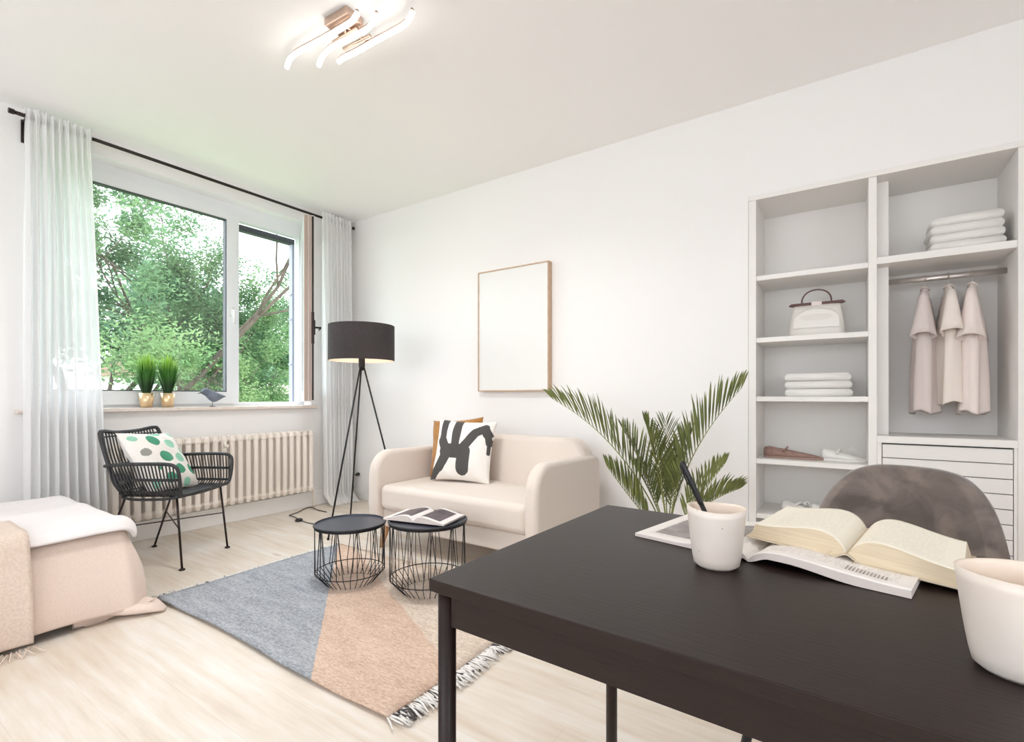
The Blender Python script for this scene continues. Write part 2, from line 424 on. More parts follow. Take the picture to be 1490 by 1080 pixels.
    def build(s, name, mats, parent=None, smooth=False, bevel=0, seg=3, subsurf=0, solid=0, weld=False, off=-1):
        me = bpy.data.meshes.new(name); me.from_pydata(s.v, [], s.f)
        mats = mats if isinstance(mats, (list, tuple)) else [mats]
        for m in mats: me.materials.append(m)
        me.polygons.foreach_set('material_index', s.m)
        bm = bmesh.new(); bm.from_mesh(me)
        if weld: bmesh.ops.remove_doubles(bm, verts=bm.verts, dist=1e-5)
        bmesh.ops.recalc_face_normals(bm, faces=bm.faces)
        bm.to_mesh(me); bm.free()
        if smooth: me.polygons.foreach_set('use_smooth', [True] * len(me.polygons))
        me.update()
        o = bpy.data.objects.new(name, me); C.objects.link(o)
        if parent is not None: o.parent = parent
        if solid: md = o.modifiers.new('thickness', 'SOLIDIFY'); md.thickness = solid; md.offset = off
        if bevel:
            md = o.modifiers.new('bevel', 'BEVEL'); md.width = bevel; md.segments = seg; md.limit_method = 'ANGLE'; md.angle_limit = R(35)
            md.harden_normals = True
            me.polygons.foreach_set('use_smooth', [True] * len(me.polygons))
        if subsurf: md = o.modifiers.new('smooth', 'SUBSURF'); md.levels = subsurf; md.render_levels = subsurf
        return o

def tag(o, label, cat, group=None, kind=None):
    if label: o['label'] = label
    if cat: o['category'] = cat
    if group: o['group'] = group
    if kind: o['kind'] = kind
    return o
def thing(name, label, cat, loc=(0, 0, 0), rz=0.0, group=None, kind=None):
    o = bpy.data.objects.new(name, None); C.objects.link(o); o.location = loc; o.rotation_euler = (0, 0, rz)
    o.empty_display_size = 0.05
    return tag(o, label, cat, group, kind)
def struct(o): o['kind'] = 'structure'; return o
def copy_tree(o, parent=None):
    c = o.copy(); C.objects.link(c); c.parent = parent
    for ch in list(o.children): copy_tree(ch, c)
    return c
def smoothstep(a, b, x):
    t = max(0.0, min(1.0, (x - a) / (b - a))); return t * t * (3 - 2 * t)
def catmull(pts, n=8):
    pts = [Vector(p) for p in pts]; out = []
    for i in range(len(pts) - 1):
        p0 = pts[max(i - 1, 0)]; p1 = pts[i]; p2 = pts[i + 1]; p3 = pts[min(i + 2, len(pts) - 1)]
        for k in range(n):
            t = k / n
            out.append(0.5 * ((2 * p1) + (p2 - p0) * t + (2 * p0 - 5 * p1 + 4 * p2 - p3) * t * t + (3 * p1 - p0 - 3 * p2 + p3) * t ** 3))
    out.append(pts[-1]); return out

# ------------------------------------------------------------------ the room
XW, YW, ZC = -4.09, 3.18, 2.73          # window wall, sofa wall, ceiling
XR, YR = 2.7, -2.9                       # right wall, rear wall
g = G(); g.box((XW - .3, YR - .2, -0.1), (XR + .2, YW + .5, 0.0)); struct(g.build('floor', M['floor']))
g = G(); g.box((XW - .3, YR - .2, ZC), (XR + .2, YW + .5, ZC + .15)); struct(g.build('ceiling', M['ceiling']))
WY0, WY1, WZ0, WZ1 = 0.86, 2.75, 0.90, 2.60
g = G()
g.box((XW - .28, YR - .2, 0), (XW, WY0, ZC)); g.box((XW - .28, WY1, 0), (XW, YW + .5, ZC))
g.box((XW - .28, WY0, 0), (XW, WY1, WZ0)); g.box((XW - .28, WY0, WZ1), (XW, WY1, ZC))
struct(g.build('wall_left', M['wall']))
NX0, NX1, NZ = -0.472, 0.705, 2.175      # built-in wardrobe niche
g = G()
g.box((XW, YW, 0), (NX0, YW + .5, ZC)); g.box((NX1, YW, 0), (XR + .2, YW + .5, ZC)); g.box((NX0, YW, NZ), (NX1, YW + .5, ZC))
g.box((NX0, YW + .42, 0), (NX1, YW + .5, NZ))
struct(g.build('wall_back', M['wall']))
# walls behind and right of the camera, each with a window added for fill daylight
RWX0, RWX1, RWZ0, RWZ1 = -2.8, .8, .85, 2.35
SWY0, SWY1 = -2.2, -.2
g = G(); g.box((XW, YR - .2, 0), (RWX0, YR, ZC)); g.box((RWX1, YR - .2, 0), (XR, YR, ZC)); g.box((RWX0, YR - .2, 0), (RWX1, YR, RWZ0)); g.box((RWX0, YR - .2, RWZ1), (RWX1, YR, ZC))
struct(g.build('wall_rear', M['wall']))
g = G(); g.box((XR, YR - .2, 0), (XR + .2, SWY0, ZC)); g.box((XR, SWY1, 0), (XR + .2, YW, ZC)); g.box((XR, SWY0, 0), (XR + .2, SWY1, RWZ0)); g.box((XR, SWY0, RWZ1), (XR + .2, SWY1, ZC))
struct(g.build('wall_right', M['wall']))
def simple_window(name, a, b, axis):
    g = G(); n = 2
    for i in range(n + 1):
        p = a + .035 + (b - a - .07) * i / n
        if axis == 'x': g.box((p - .035, YR - .14, RWZ0), (p + .035, YR - .07, RWZ1))
        else: g.box((XR + .07, p - .035, RWZ0), (XR + .14, p + .035, RWZ1))
    for z in (RWZ0, RWZ1 - .07):
        if axis == 'x': g.box((a + .07, YR - .139, z), (b - .07, YR - .071, z + .07))
        else: g.box((XR + .071, a + .07, z), (XR + .139, b - .07, z + .07))
    struct(g.build(name, M['pvc']))
simple_window('fill_window_rear', RWX0, RWX1, 'x'); simple_window('fill_window_side', SWY0, SWY1, 'y')
# baseboards
def baseboard(name, a, b, axis):
    g = G()
    if axis == 'y': g.box((XW, a, 0), (XW + .016, b, .085)); g.box((XW, a, .085), (XW + .009, b, .095))
    else: g.box((a, YW - .016, 0), (b, YW, .085)); g.box((a, YW - .009, .085), (b, YW, .095))
    struct(g.build(name, M['white_trim'], bevel=.003))
baseboard('baseboard_left', YR, YW, 'y'); baseboard('baseboard_back', XW + .016, NX0, 'x'); baseboard('baseboard_back_right', NX1, XR, 'x')
# low pipe boxing under the radiator
g = G(); g.box((XW, 1.0, .0), (XW + .03, YW - .02, .135)); struct(g.build('trim_1', M['white_trim'], bevel=.004))

# window_1: frame, left sash with glass, right sash swung open
XF = XW - .12
w = thing('window_1', None, None); w['kind'] = 'structure'
g = G()
g.box((XF - .06, WY0, .925), (XF, WY0 + .055, 2.60)); g.box((XF - .06, 2.700, .925), (XF, WY1, 2.60))
g.box((XF - .06, WY0 + .055, .925), (XF, 2.700, .958)); g.box((XF - .06, WY0 + .055, 2.475), (XF, 2.700, 2.60))
g.box((XF - .06, 2.085, .958), (XF, 2.152, 2.475))
g.build('window_frame', M['pvc'], w)
def rect_frame(g, x0, x1, y0, y1, z0, z1, wy, wzb, wzt):
    g.box((x0, y0, z0), (x1, y0 + wy, z1)); g.box((x0, y1 - wy, z0), (x1, y1, z1))
    g.box((x0, y0 + wy, z0), (x1, y1 - wy, z0 + wzb)); g.box((x0, y0 + wy, z1 - wzt), (x1, y1 - wy, z1))
y0, y1, z0, z1 = WY0 + .03, 2.125, .948, 2.53
g = G(); rect_frame(g, XF + .001, XF + .022, y0, y1, z0, z1, .080, .095, .075)
g.build('sash', M['pvc'], w)
gy0, gy1, gz0, gz1 = y0 + .08, y1 - .08, z0 + .095, z1 - .075
g = G(); rect_frame(g, XF - .030, XF + .014, gy0, gy1, gz0, gz1, .007, .007, .007)
g.build('gasket', M['gasket'], w)
g = G(); g.box((XF - .014, gy0 + .007, gz0 + .007), (XF - .010, gy1 - .007, gz1 - .007)); g.build('pane', M['glass'], w)
g = G(); g.box((XF + .022, y1 - .056, 1.66), (XF + .032, y1 - .026, 1.74)); g.tube([(XF + .03, y1 - .041, 1.71), (XF + .06, y1 - .041, 1.71)], .008)
g.tube([(XF + .06, y1 - .041, 1.715), (XF + .058, y1 - .041, 1.60)], .010)
g.build('window_handle', M['white_trim'], w, smooth=True)
g = G(); g.box((XF - .13, 2.155, 2.425), (XF - .07, 2.70, 2.475)); g.build('shutter_lip', M['gasket'], w)
g = G(); g.box((XF - .12, 2.676, .95), (XF - .07, 2.70, 2.425))
for z in (1.3, 1.72, 1.95): g.box((XF - .121, 2.668, z), (XF - .075, 2.676, z + .012))
g.build('shutter_guide', M['guide'], w)
sash = thing('open_sash', None, None); sash.parent = w
HX, HYY = XF + .03, 2.700
sash.location = (HX, HYY, 0); sash.rotation_euler = (0, 0, R(-90 + 59.5))     # local +x runs from the hinge to the handle side
sw = .585; sz0, sz1 = .965, 2.50; th_ = .078
g = G()
for a, b in (((0, 0, sz0), (.075, th_, sz1)), ((sw - .075, 0, sz0), (sw, th_, sz1)), ((.075, 0, sz0), (sw - .075, th_, sz0 + .085)), ((.075, 0, sz1 - .075), (sw - .075, th_, sz1))): g.box(a, b)
g.build('sash_frame', M['pvc'], sash)
g = G(); g.box((sw + .0005, .001, sz0 + .004), (sw + .004, .030, sz1 - .004)); g.box((sw + .0005, .036, sz0 + .004), (sw + .006, .056, sz1 - .004)); g.build('sash_rebate', M['warm_lit_edge'], sash)
g = G(); g.box((sw + .0005, .060, sz0 + .01), (sw + .008, .074, sz1 - .01))
g.box((sw + .008, .056, 1.44), (sw + .014, .078, 1.70)); g.build('lock_strip', M['dark_metal'], sash)
g = G(); g.box((.075, .034, sz0 + .085), (sw - .075, .038, sz1 - .075)); g.build('sash_pane', M['glass'], sash)
g = G(); g.box((sw - .055, th_, 1.52), (sw - .02, th_ + .01, 1.64)); g.tube([(sw - .037, th_ + .01, 1.58), (sw - .037, th_ + .05, 1.58)], .008); g.tube([(sw - .037, th_ + .05, 1.58), (sw - .14, th_ + .048, 1.575)], .009)
g.build('sash_handle', M['dark_metal'], sash, smooth=True)
g = G(); g.box((XF - .0, .78, .9005), (XW + .055, 2.78, .925)); 
sl = g.build('trim_2', M['sill'], bevel=.005); struct(sl)

# ------------------------------------------------------------------ outdoors
g = G(); g.box((-60, -20, -3.3), (-4.8, 60, -3.2)); o = g.build('ground', M['lawn']); struct(o)
rng = np.random.default_rng(5)
def leaf_mesh(name, centres, radii, n, size, m, parent):
    """a crown of small pointed leaves scattered around twig ends"""
    idx = rng.integers(0, len(centres), n)
    c = np.array(centres)[idx]; rad = np.array(radii)[idx]
    d = rng.normal(size=(n, 3)); d /= np.linalg.norm(d, axis=1)[:, None]
    rr = rng.random(n) ** (1 / 2.2)
    p = c + d * (rr * rad)[:, None]
    a = rng.normal(size=(n, 3)); a[:, 2] *= .6; a /= np.linalg.norm(a, axis=1)[:, None]
    b = np.cross(a, rng.normal(size=(n, 3))); b /= np.linalg.norm(b, axis=1)[:, None]
    s = size * (0.6 + 0.8 * rng.random(n))[:, None]
    v = np.stack([p - a * s, p + b * s * .36, p + a * s, p - b * s * .36], 1).reshape(-1, 3)
    me = bpy.data.meshes.new(name)
    me.vertices.add(len(v)); me.vertices.foreach_set('co', v.astype(np.float32).ravel())
    me.loops.add(n * 4); me.loops.foreach_set('vertex_index', np.arange(n * 4, dtype=np.int32))
    me.polygons.add(n); me.polygons.foreach_set('loop_start', np.arange(0, n * 4, 4, dtype=np.int32))
    me.update(calc_edges=True); me.materials.append(m)
    o = bpy.data.objects.new(name, me); C.objects.link(o); o.parent = parent
    return o
def tree(loc, H, spread, label, nleaf, leaf, size, seed, clump=0.55, trunk_r=.16, low=.25, lean=(0, 0)):
    rnd = random.Random(seed)
    t = thing('tree', label, 'tree', loc, group='trees outside the window')
    wood = G(); ends = []; rad = []
    def grow(p, d, L, r, depth):
        pts = [p]; dd = d.copy()
        for k in range(5):
            dd = (dd + Vector((rnd.uniform(-.22, .22), rnd.uniform(-.22, .22), rnd.uniform(-.08, .14)))).normalized()
            pts.append(pts[-1] + dd * (L / 5))
        wood.tube(pts, [r * (1 - .45 * i / 5) for i in range(6)], 6 if depth else 9)
        if depth >= 3:
            ends.append(pts[-1][:]); rad.append(clump * rnd.uniform(.6, 1.2))
            ends.append(pts[-3][:]); rad.append(clump * rnd.uniform(.4, .8)); return
        for k in range(3 if depth else 5):
            a = rnd.uniform(0, 2 * PI); out = Vector((math.cos(a), math.sin(a), rnd.uniform(-.05, .75))).normalized()
            nd = (dd * .45 + out * .9).normalized()
            i = rnd.choice([3, 4, 5]) if depth else rnd.choice([2, 3, 4, 5])
            grow(pts[i], nd, L * rnd.uniform(.55, .8) * (spread if depth == 0 else 1), r * .5, depth + 1)
    grow(Vector((0, 0, 0)), Vector((lean[0], lean[1], 1)).normalized(), H * .5, trunk_r, 0)
    wood.build('trunk', M['bark'], t, smooth=True)
    leaf_mesh('foliage', ends, rad, nleaf, size, leaf, t)
    return t
tree((-9.4, 3.2, -3.2), 9.0, 1.05, 'large spreading tree filling the left window pane, nearest to the house', 96000, M['leaf_near'], .036, 3, .54, .09)
tree((-12.4, 5.0, -3.2), 8.8, .95, 'slender tree standing right behind the large spreading tree', 40000, M['leaf_near'], .045, 11, .6, .07)
tree((-10.6, 6.2, -3.2), 6.6, .8, 'pale leafy tree seen through the open right window pane', 40000, M['leaf_mid'], .036, 21, .5, .04)
tree((-17, 5.4, -3.2), 10.5, 1.0, 'tall far tree behind the large spreading tree', 34000, M['leaf_far'], .085, 31, 1.0, .2)
tree((-20, 11.5, -3.2), 6.6, 1.0, 'distant low tree beyond the right window pane', 26000, M['leaf_far'], .10, 41, 1.0, .2)
h = thing('house', 'pale house wall with pitched roof glimpsed far behind the trees', 'house', (-34, 18, -3.2), R(20))
g = G(); g.box((-4, -7, 0), (4, 7, 5.4)); g.build('wall', M['render_wall'], h)
g = G(); g.prism([(-4.4, 5.4), (4.4, 5.4), (0, 7.6)], 'y', -7.4, 7.4); g.build('roof', M['roof'], h)
for k in range(4):
    g = G(); g.box((4.0, -5.8 + 3.4 * k, 3.0), (4.06, -4.6 + 3.4 * k, 4.4)); g.build('window', M['house_glass'], h)
p = at(398, 566, X=-16); pr = thing('garden_parasol', 'small cream parasol outside below the trees, seen low in the right window', 'parasol', (p.x, p.y, -3.2))
g = G(); g.lathe([(1.05, p.z + 3.05), (.55, p.z + 3.28), (.02, p.z + 3.45)], 8); g.build('canopy', M['parasol'], pr, solid=.02)
g = G(); g.tube([(0, 0, 0), (0, 0, p.z + 3.4)], .03); g.build('pole', M['bark'], pr)
p = at(384, 565, X=-22); c = thing('parked_car', 'blue-grey parked van seen between the trees through the right window', 'car', (p.x, p.y, -3.2), R(70))
ZB = p.z + 3.2
# raised ground the van stands on
g = G(); g.box((-4, -8, -.1), (5, 6, ZB - .62)); 
bank = g.build('garden_bank', M['lawn']); bank.location = (p.x - 3.2, p.y, -3.2); struct(bank)
g = G(); g.prism([(-1.7, .3), (1.7, .3), (1.75, .8), (1.0, .95), (.7, 1.45), (-1.55, 1.45), (-1.75, .8)], 'y', -.8, .8); b_ = g.build('body', M['car_blue'], c, bevel=.05); b_.location.z = ZB - .62
g = G(); g.box((-1.3, -.81, .95), (.6, .81, 1.35)); b_ = g.build('windows', M['car_glass'], c); b_.location.z = ZB - .62
for sx in (-1.1, 1.1):
    for sy in (-.8, .8):
        g = G(); g.tube([(sx, sy - .08, .3), (sx, sy + .08, .3)], .3, 16); b_ = g.build('wheel', M['plastic_black'], c); b_.location.z = ZB - .62

# ------------------------------------------------------------------ curtains and rod
RX, RZ = -3.975, 2.645
rod = thing('curtain_rod', 'dark metal curtain rod running above the window', 'curtain rod', (RX, 0, RZ))
g = G(); g.tube([(0, .755, 0), (0, 3.12, 0)], .011, 12); g.build('rod', M['dark_metal'], rod, smooth=True)
for y in (.815, 3.09):
    g = G(); g.box((-.114, y - .008, -.12), (-.104, y + .008, .015)); g.tube([(-.11, y, 0), (0, y, 0)], .007, 8); g.tube([(-.11, y - .0, -.10), (-.03, y, -.012)], .004, 8)
    g.tube([(0, y - .012, 0), (0, y + .012, 0)], .016, 12)
    g.build('bracket', M['dark_metal'], rod)
for y in (.745, 3.125):
    g = G(); g.tube([(0, y - .012, 0), (0, y + .012, 0)], .015, 12); g.build('end_cap', M['dark_metal'], rod)
def curtain(label, yt0, yt1, yb0, yb1, folds, seed, puddle=0.0, zb=.015):
    rnd = random.Random(seed); ph = [rnd.uniform(0, 6.28) for _ in range(4)]
    zt = RZ + .045; H = zt - zb
    def fn(u, v):
        s = 1 - v                       # v=1 top
        y0 = yt0 + (yb0 - yt0) * s; y1 = yt1 + (yb1 - yt1) * s
        uu = u + .012 * math.sin(9 * u + ph[0]) * s
        y = y0 + (y1 - y0) * uu
        amp = .022 + .024 * smoothstep(0, .5, s)
        x = amp * math.sin(2 * PI * folds * u + ph[1] + .5 * math.sin(3 * s + ph[2])) + .010 * math.sin(2 * PI * folds * 2.3 * u + ph[3])
        tight = math.exp(-((s * H - .045) / .035) ** 2)      # gathered on the rod pocket
        x = x * (1 - .75 * tight) + .017 * tight + .012
        z = zt - s * H + .008 * math.sin(2 * PI * folds * u * 2) * (1 if s < .02 else 0)
        if puddle and s > .97: x += puddle * (s - .97) / .03; 
        return (RX + x, y, max(z, .008))
    g = G(); g.grid(fn, int(folds * 22), 60)
    o = g.build('curtain', M['sheer'], smooth=True); tag(o, label, 'curtain'); return o
curtain('sheer white curtain hanging left of the window, behind the rattan armchair', .800, 1.105, .79, 1.215, 9, 1)
c2 = curtain('sheer white curtain in the corner right of the window, behind the floor lamp', 2.765, 3.095, 2.80, 3.085, 9, 2, .10)

# ------------------------------------------------------------------ radiator
PIT = .0625; NS = 24; RY0 = 1.235
rad = thing('radiator', 'cream column radiator under the window', 'radiator', (XW, RY0, 0))
def section():
    g = G()
    for x in (.062, .105):
        n = 12; rings = []
        for z in [.155, .165, .185, .22, .45, .65, .68, .695, .702]:
            k = 1.0
            ry = .0205; rx = .019
            if z > .70 or z < .16: ry *= .6; rx *= .6
            rings.append([(x + rx * math.cos(2 * PI * a / n), ry * math.sin(2 * PI * a / n), z) for a in range(n)])
        g.loft(rings)
    for zc in (.19, .665):
        g.tube([(.045, 0, zc), (.055, 0, zc), (.112, 0, zc), (.124, 0, zc)], [.016, .024, .024, .016], 12)
        g.tube([(.083, -PIT / 2, zc), (.083, PIT / 2, zc)], .017, 10)
    return g
s0 = section().build('radiator_section', M['radiator'], rad, smooth=True)
for k in range(NS):
    s = s0 if k == 0 else s0.copy()
    if k: C.objects.link(s); s.parent = rad
    s.location = (0, k * PIT, 0)
for y in (.2, 1.2):
    for z in (.60, .24):
        g = G(); g.box((0, y - .012, z), (.09, y + .012, z + .015)); g.build('wall_bracket', M['radiator'], rad)
vx = at(331, 655, X=-3.92)
g = G(); g.tube([(.175, vx.y - RY0, .625), (.125, vx.y - RY0, .625)], [.012, .014], 12); g.tube([(.129, vx.y - RY0, .625), (.129, vx.y - RY0, .655)], [.012, .008], 12)
g.build('vent_valve', M['radiator'], rad, smooth=True)
g = G(); g.tube([(.083, NS * PIT - .05, .19), (.083, NS * PIT - .02, .16), (.083, NS * PIT - .018, .12), (.083, NS * PIT - .018, .0)], .010, 8); g.build('pipe', M['radiator'], rad, smooth=True)

# ------------------------------------------------------------------ plants and bird on the sill
SZ = .9255
def blades(n, h, r0, r1, seed):
    rnd = random.Random(seed); g = G()
    for i in range(n):
        a = rnd.uniform(0, 2 * PI); q = rnd.random() ** .6; hh = h * rnd.uniform(.58, 1.0) * (1 - .12 * q)
        b = Vector((math.cos(a), math.sin(a), 0)); s = Vector((-math.sin(a + rnd.uniform(-.8, .8)), math.cos(a), 0)).normalized()
        w = .0042
        p0 = b * r0 * q; p1 = b * (r0 * q + (r1 - r0) * q * .55) + Vector((0, 0, hh * .6)); p2 = b * (r1 * q * 1.02) + Vector((0, 0, hh))
        g.add([p0 - s * w, p0 + s * w, p1 + s * w * 1.1, p1 - s * w * 1.1, p2], [(0, 1, 2, 3), (3, 2, 4)])
    return g
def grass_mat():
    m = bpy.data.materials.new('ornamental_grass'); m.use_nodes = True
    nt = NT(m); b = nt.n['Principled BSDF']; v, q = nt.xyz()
    # the blades go from dark at the root to yellow-green at the tips
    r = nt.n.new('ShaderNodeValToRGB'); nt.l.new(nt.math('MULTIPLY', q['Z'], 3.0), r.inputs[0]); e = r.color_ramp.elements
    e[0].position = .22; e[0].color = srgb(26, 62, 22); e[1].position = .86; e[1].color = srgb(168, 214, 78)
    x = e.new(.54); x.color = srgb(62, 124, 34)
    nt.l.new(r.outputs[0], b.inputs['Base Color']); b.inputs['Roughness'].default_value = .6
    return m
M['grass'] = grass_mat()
def pot_plant(u, label, seed):
    p = at(u, 590, X=-4.115)
    t = thing('potted_grass', label, 'potted plant', (p.x, p.y, SZ), group='gold pots of grass on the sill')
    g = G(); g.lathe([(.001, .001), (.035, .001), (.040, .04), (.0445, .104), (.0415, .104), (.036, .03), (.001, .03)], 28); po_ = g.build('pot', M['gold'], t, smooth=True)
    g = G(); g.lathe([(.038, .080), (.001, .084)], 20); g.build('soil', M['soil'], po_)
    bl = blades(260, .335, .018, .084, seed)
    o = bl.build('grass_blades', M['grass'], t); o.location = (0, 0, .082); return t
pot_plant(213, 'gold pot of bright ornamental grass on the sill, nearer the left curtain', 5)
pot_plant(244, 'gold pot of ornamental grass on the sill, nearer the bird', 6)
p = at(309, 590, X=-4.07)
bird = thing('bird_figurine', 'small grey bird figurine standing on the windowsill', 'figurine', (p.x, p.y, SZ), R(90))
n = 14; rings = []
# length along local x: head at the left (−x), tail at the right
for (x, z, rx, rz) in [(-.082, .112, .002, .002), (-.078, .114, .014, .014), (-.066, .116, .022, .024), (-.052, .115, .026, .029), (-.038, .105, .027, .036), (-.018, .090, .032, .044), (.006, .078, .034, .046), (.03, .076, .032, .038), (.055, .078, .022, .024), (.08, .080, .011, .010), (.104, .080, .002, .002)]:
    rings.append([(x, rx * math.cos(2 * PI * a / n), z + rz * math.sin(2 * PI * a / n)) for a in range(n)])
g = G(); g.loft(rings); bb_ = g.build('body', M['bird'], bird, smooth=True, subsurf=1)
g = G(); g.tube([(-.074, 0, .110), (-.106, 0, .102)], [.008, .0012], 8); g.build('beak', M['cable'], bb_, smooth=True)
for sgn in (-1, 1):
    g = G(); g.lathe([(.0001, -.002), (.0026, 0), (.0001, .002)], 8, (-.066, sgn * .0205, .123)); g.build('eye', M['pen'], bb_, smooth=True)
    g = G(); wr = []
    for (x, z, a_, b_) in [(-.022, .094, .005, .012), (0, .088, .008, .026), (.03, .083, .008, .020), (.06, .081, .005, .010), (.09, .080, .002, .003)]:
        wr.append([(x, sgn * (.029 - max(0, x) * .26) + a_ * math.cos(2 * PI * k / 10), z + b_ * math.sin(2 * PI * k / 10)) for k in range(10)])
    g.loft(wr); g.build('wing', M['bird'], bb_, smooth=True)
g = G(); g.tube([(0, 0, .002), (0, 0, .045)], .0025, 8); g.build('leg', M['cable'], bird)
g = G(); g.lathe([(.001, .005), (.02, .005), (.021, 0), (.001, 0)], 20); g.build('foot_plate', M['cable'], bird)

# ------------------------------------------------------------------ rattan armchair
ch = thing('rattan_armchair', 'black rattan armchair with thin metal legs in front of the radiator', 'armchair', (-3.50, 1.35, 0), R(-58.3))
def fe(s): return s * .213
frame = G()
backU = catmull([(.205, -.10, .415), (.222, -.16, .55), (.228, -.205, .70), (.222, -.232, .785), (.19, -.242, .800), (.10, -.258, .788), (0, -.262, .785), (-.10, -.258, .788), (-.19, -.242, .800), (-.222, -.232, .785), (-.228, -.205, .70), (-.222, -.16, .55), (-.205, -.10, .415)], 6)
frame.tube(backU, .0115, 8)
for s in (1, -1):
    arm = catmull([(s * .226, -.20, .600), (s * .25, -.10, .612), (s * .262, .05, .618), (s * .262, .19, .618), (s * .258, .238, .606), (s * .252, .256, .575), (s * .240, .258, .50), (s * .228, .252, .445), (s * .20, .25, .428)], 6)
    frame.tube(arm, .0105, 8)
frame.tube([(-.20, .25, .428), (.20, .25, .428)], .0105, 8)
frame.tube(catmull([(.20, .25, .425), (.222, .16, .412), (.215, 0, .405), (.205, -.10, .412), (.16, -.135, .415), (0, -.15, .415), (-.16, -.135, .415), (-.205, -.10, .412), (-.215, 0, .405), (-.222, .16, .412), (-.20, .25, .425)], 5), .008, 8)
frame.build('frame', M['rattan'], ch, smooth=True)
side = G(); seat = G(); back = G()
NB = 20
for i in range(NB):
    y = -.10 + .345 * i / (NB - 1)
    yt = -.17 + .40 * i / (NB - 1)
    for s in (1, -1):
        side.tube(catmull([(s * (.235 + .025 * min(1, i / 7)), yt, .612), (s * .252, (y + yt) / 2, .52), (s * .235, y, .45), (s * .205, y, .424)], 4), .0040, 6)
    seat.tube([(-.21, y, .426), (-.1, y, .418), (0, y, .416), (.1, y, .418), (.21, y, .426)], .0060, 6)
for s in (1, -1):
    for z, xx in ((.530, .252), (.522, .252), (.455, .237), (.447, .235)):
        side.tube(catmull([(s * (xx - .03), -.165 if z > .5 else -.12, z), (s * xx, 0, z), (s * xx, .15, z), (s * (xx - .004), .25, z)], 4), .0045, 6)
NBK = 18
for i in range(NBK):
    t = -1 + 2 * i / (NBK - 1)
    back.tube(catmull([(t * .19, -.258 + .012 * abs(t), .79), (t * .20, -.215 + .012 * abs(t), .64), (t * .195, -.165 + .02 * abs(t), .50), (t * .18, -.14 + .02 * abs(t), .42)], 4), .0040, 6)
for z, y in ((.60, -.205), (.592, -.203), (.765, -.252), (.44, -.148)):
    back.tube(catmull([(.215, y + .025, z), (.12, y, z), (-.12, y, z), (-.215, y + .025, z)], 5), .0045, 6)
side.build('side_weave', M['rattan'], ch, smooth=True); seat.build('seat', M['rattan'], ch, smooth=True); back.build('backrest', M['rattan'], ch, smooth=True)
for sx in (1, -1):
    for sy in (1, -1):
        top = (sx * .20, .21 if sy > 0 else -.10, .413)
        g = G(); g.tube([top, (sx * .213, sy * .25, .006)], .0062, 8); lg_ = g.build('leg', M['dark_metal'], ch, smooth=True)
        g = G(); g.lathe([(.016, 0), (.016, .007), (.006, .012)], 14, (sx * .213, sy * .25, 0), cap0=True)
        g.build('foot_cap', M['dark_metal'], lg_, smooth=True)
def lp(sx, sy, z):
    t = (.413 - z) / .407
    a = Vector((sx * .20, .21 if sy > 0 else -.10, .413)); b = Vector((sx * .213, sy * .25, .006)); return a.lerp(b, t)
g = G(); g.tube([lp(1, -1, .235), lp(-1, 1, .235)], .0035, 6); g.tube([lp(1, 1, .235), lp(-1, -1, .242)], .0035, 6); g.build('cross_brace', M['dark_metal'], ch)

# pillows ---------------------------------------------------------
def pillow(name, w, h, t, mats, mfn=None, res=60, seam=0.0, crumple=.004, seed=1):
    rnd = random.Random(seed); ph = [rnd.uniform(0, 6.3) for _ in range(6)]
    def shape(sgn):
        def fn(u, v):
            a, b = 2 * u - 1, 2 * v - 1
            e = ((1 - a ** 4) * (1 - b ** 4))
            th = t * max(0, e) ** .55 * (1 - .18 * (a * a + b * b) / 2)
            px = a * w / 2 * (1 - .07 * (1 - b * b) ** 1) - 0
            py = b * h / 2 * (1 - .07 * (1 - a * a) ** 1)
            th += crumple * max(0, e) ** .3 * (math.sin(7 * a + ph[0] + 3 * b) * math.sin(6 * b + ph[1]) + .5 * math.sin(13 * a + 9 * b + ph[2])) * (1 if e > 0.001 else 0)
            return (px, -sgn * max(th, 0 if e > 0.001 else 0), py)
        return fn
    g = G(); g.grid(shape(1), res, res, mfn); g.grid(shape(-1), 24, 24, mi=0)
    return g
def ell(u, v, cx, cy, rx, ry): return ((u - cx) / rx) ** 2 + ((v - cy) / ry) ** 2 < 1
dots = [(.10, .86, .055, .045, 2), (.38, .80, .10, .085, 1), (.66, .72, .085, .075, 2), (.14, .60, .06, .055, 3), (.45, .50, .11, .085, 1), (.72, .46, .08, .07, 2), (.90, .60, .07, .06, 2),
        (.22, .34, .035, .06, 1), (.60, .26, .09, .07, 1), (.88, .26, .07, .08, 1), (.36, .14, .09, .07, 1), (.70, .06, .06, .05, 2), (.88, .92, .06, .05, 2), (.56, .95, .09, .04, 2), (.1, .1, .06, .06, 2)]
def dotf(u, v):
    for cx, cy, rx, ry, mi in dots:
        if ell(u, v, cx, cy, rx * 1.15, ry * 1.15): return mi
    return 0
g = pillow('p', .42, .42, .07, None, dotf, 120, seed=3)
o = g.build('dotted_cushion', [M['cream'], M['green_a'], M['green_b'], M['grey_dot']], smooth=True)
tag(o, 'white cushion printed with green dots leaning in the rattan armchair', 'cushion')
# the cushion stands on the seat and leans on the back (front face is its −y side)
loc = Vector((-3.50, 1.35, 0)); rz = R(-58.3)
Mx = Matrix.Translation(loc) @ Matrix.Rotation(rz, 4, 'Z') @ Matrix.Translation((.008, -.042, .600)) @ Matrix.Rotation(R(180), 4, 'Z') @ Matrix.Rotation(R(4), 4, 'Y') @ Matrix.Rotation(R(-33), 4, 'X')
o.matrix_world = Mx

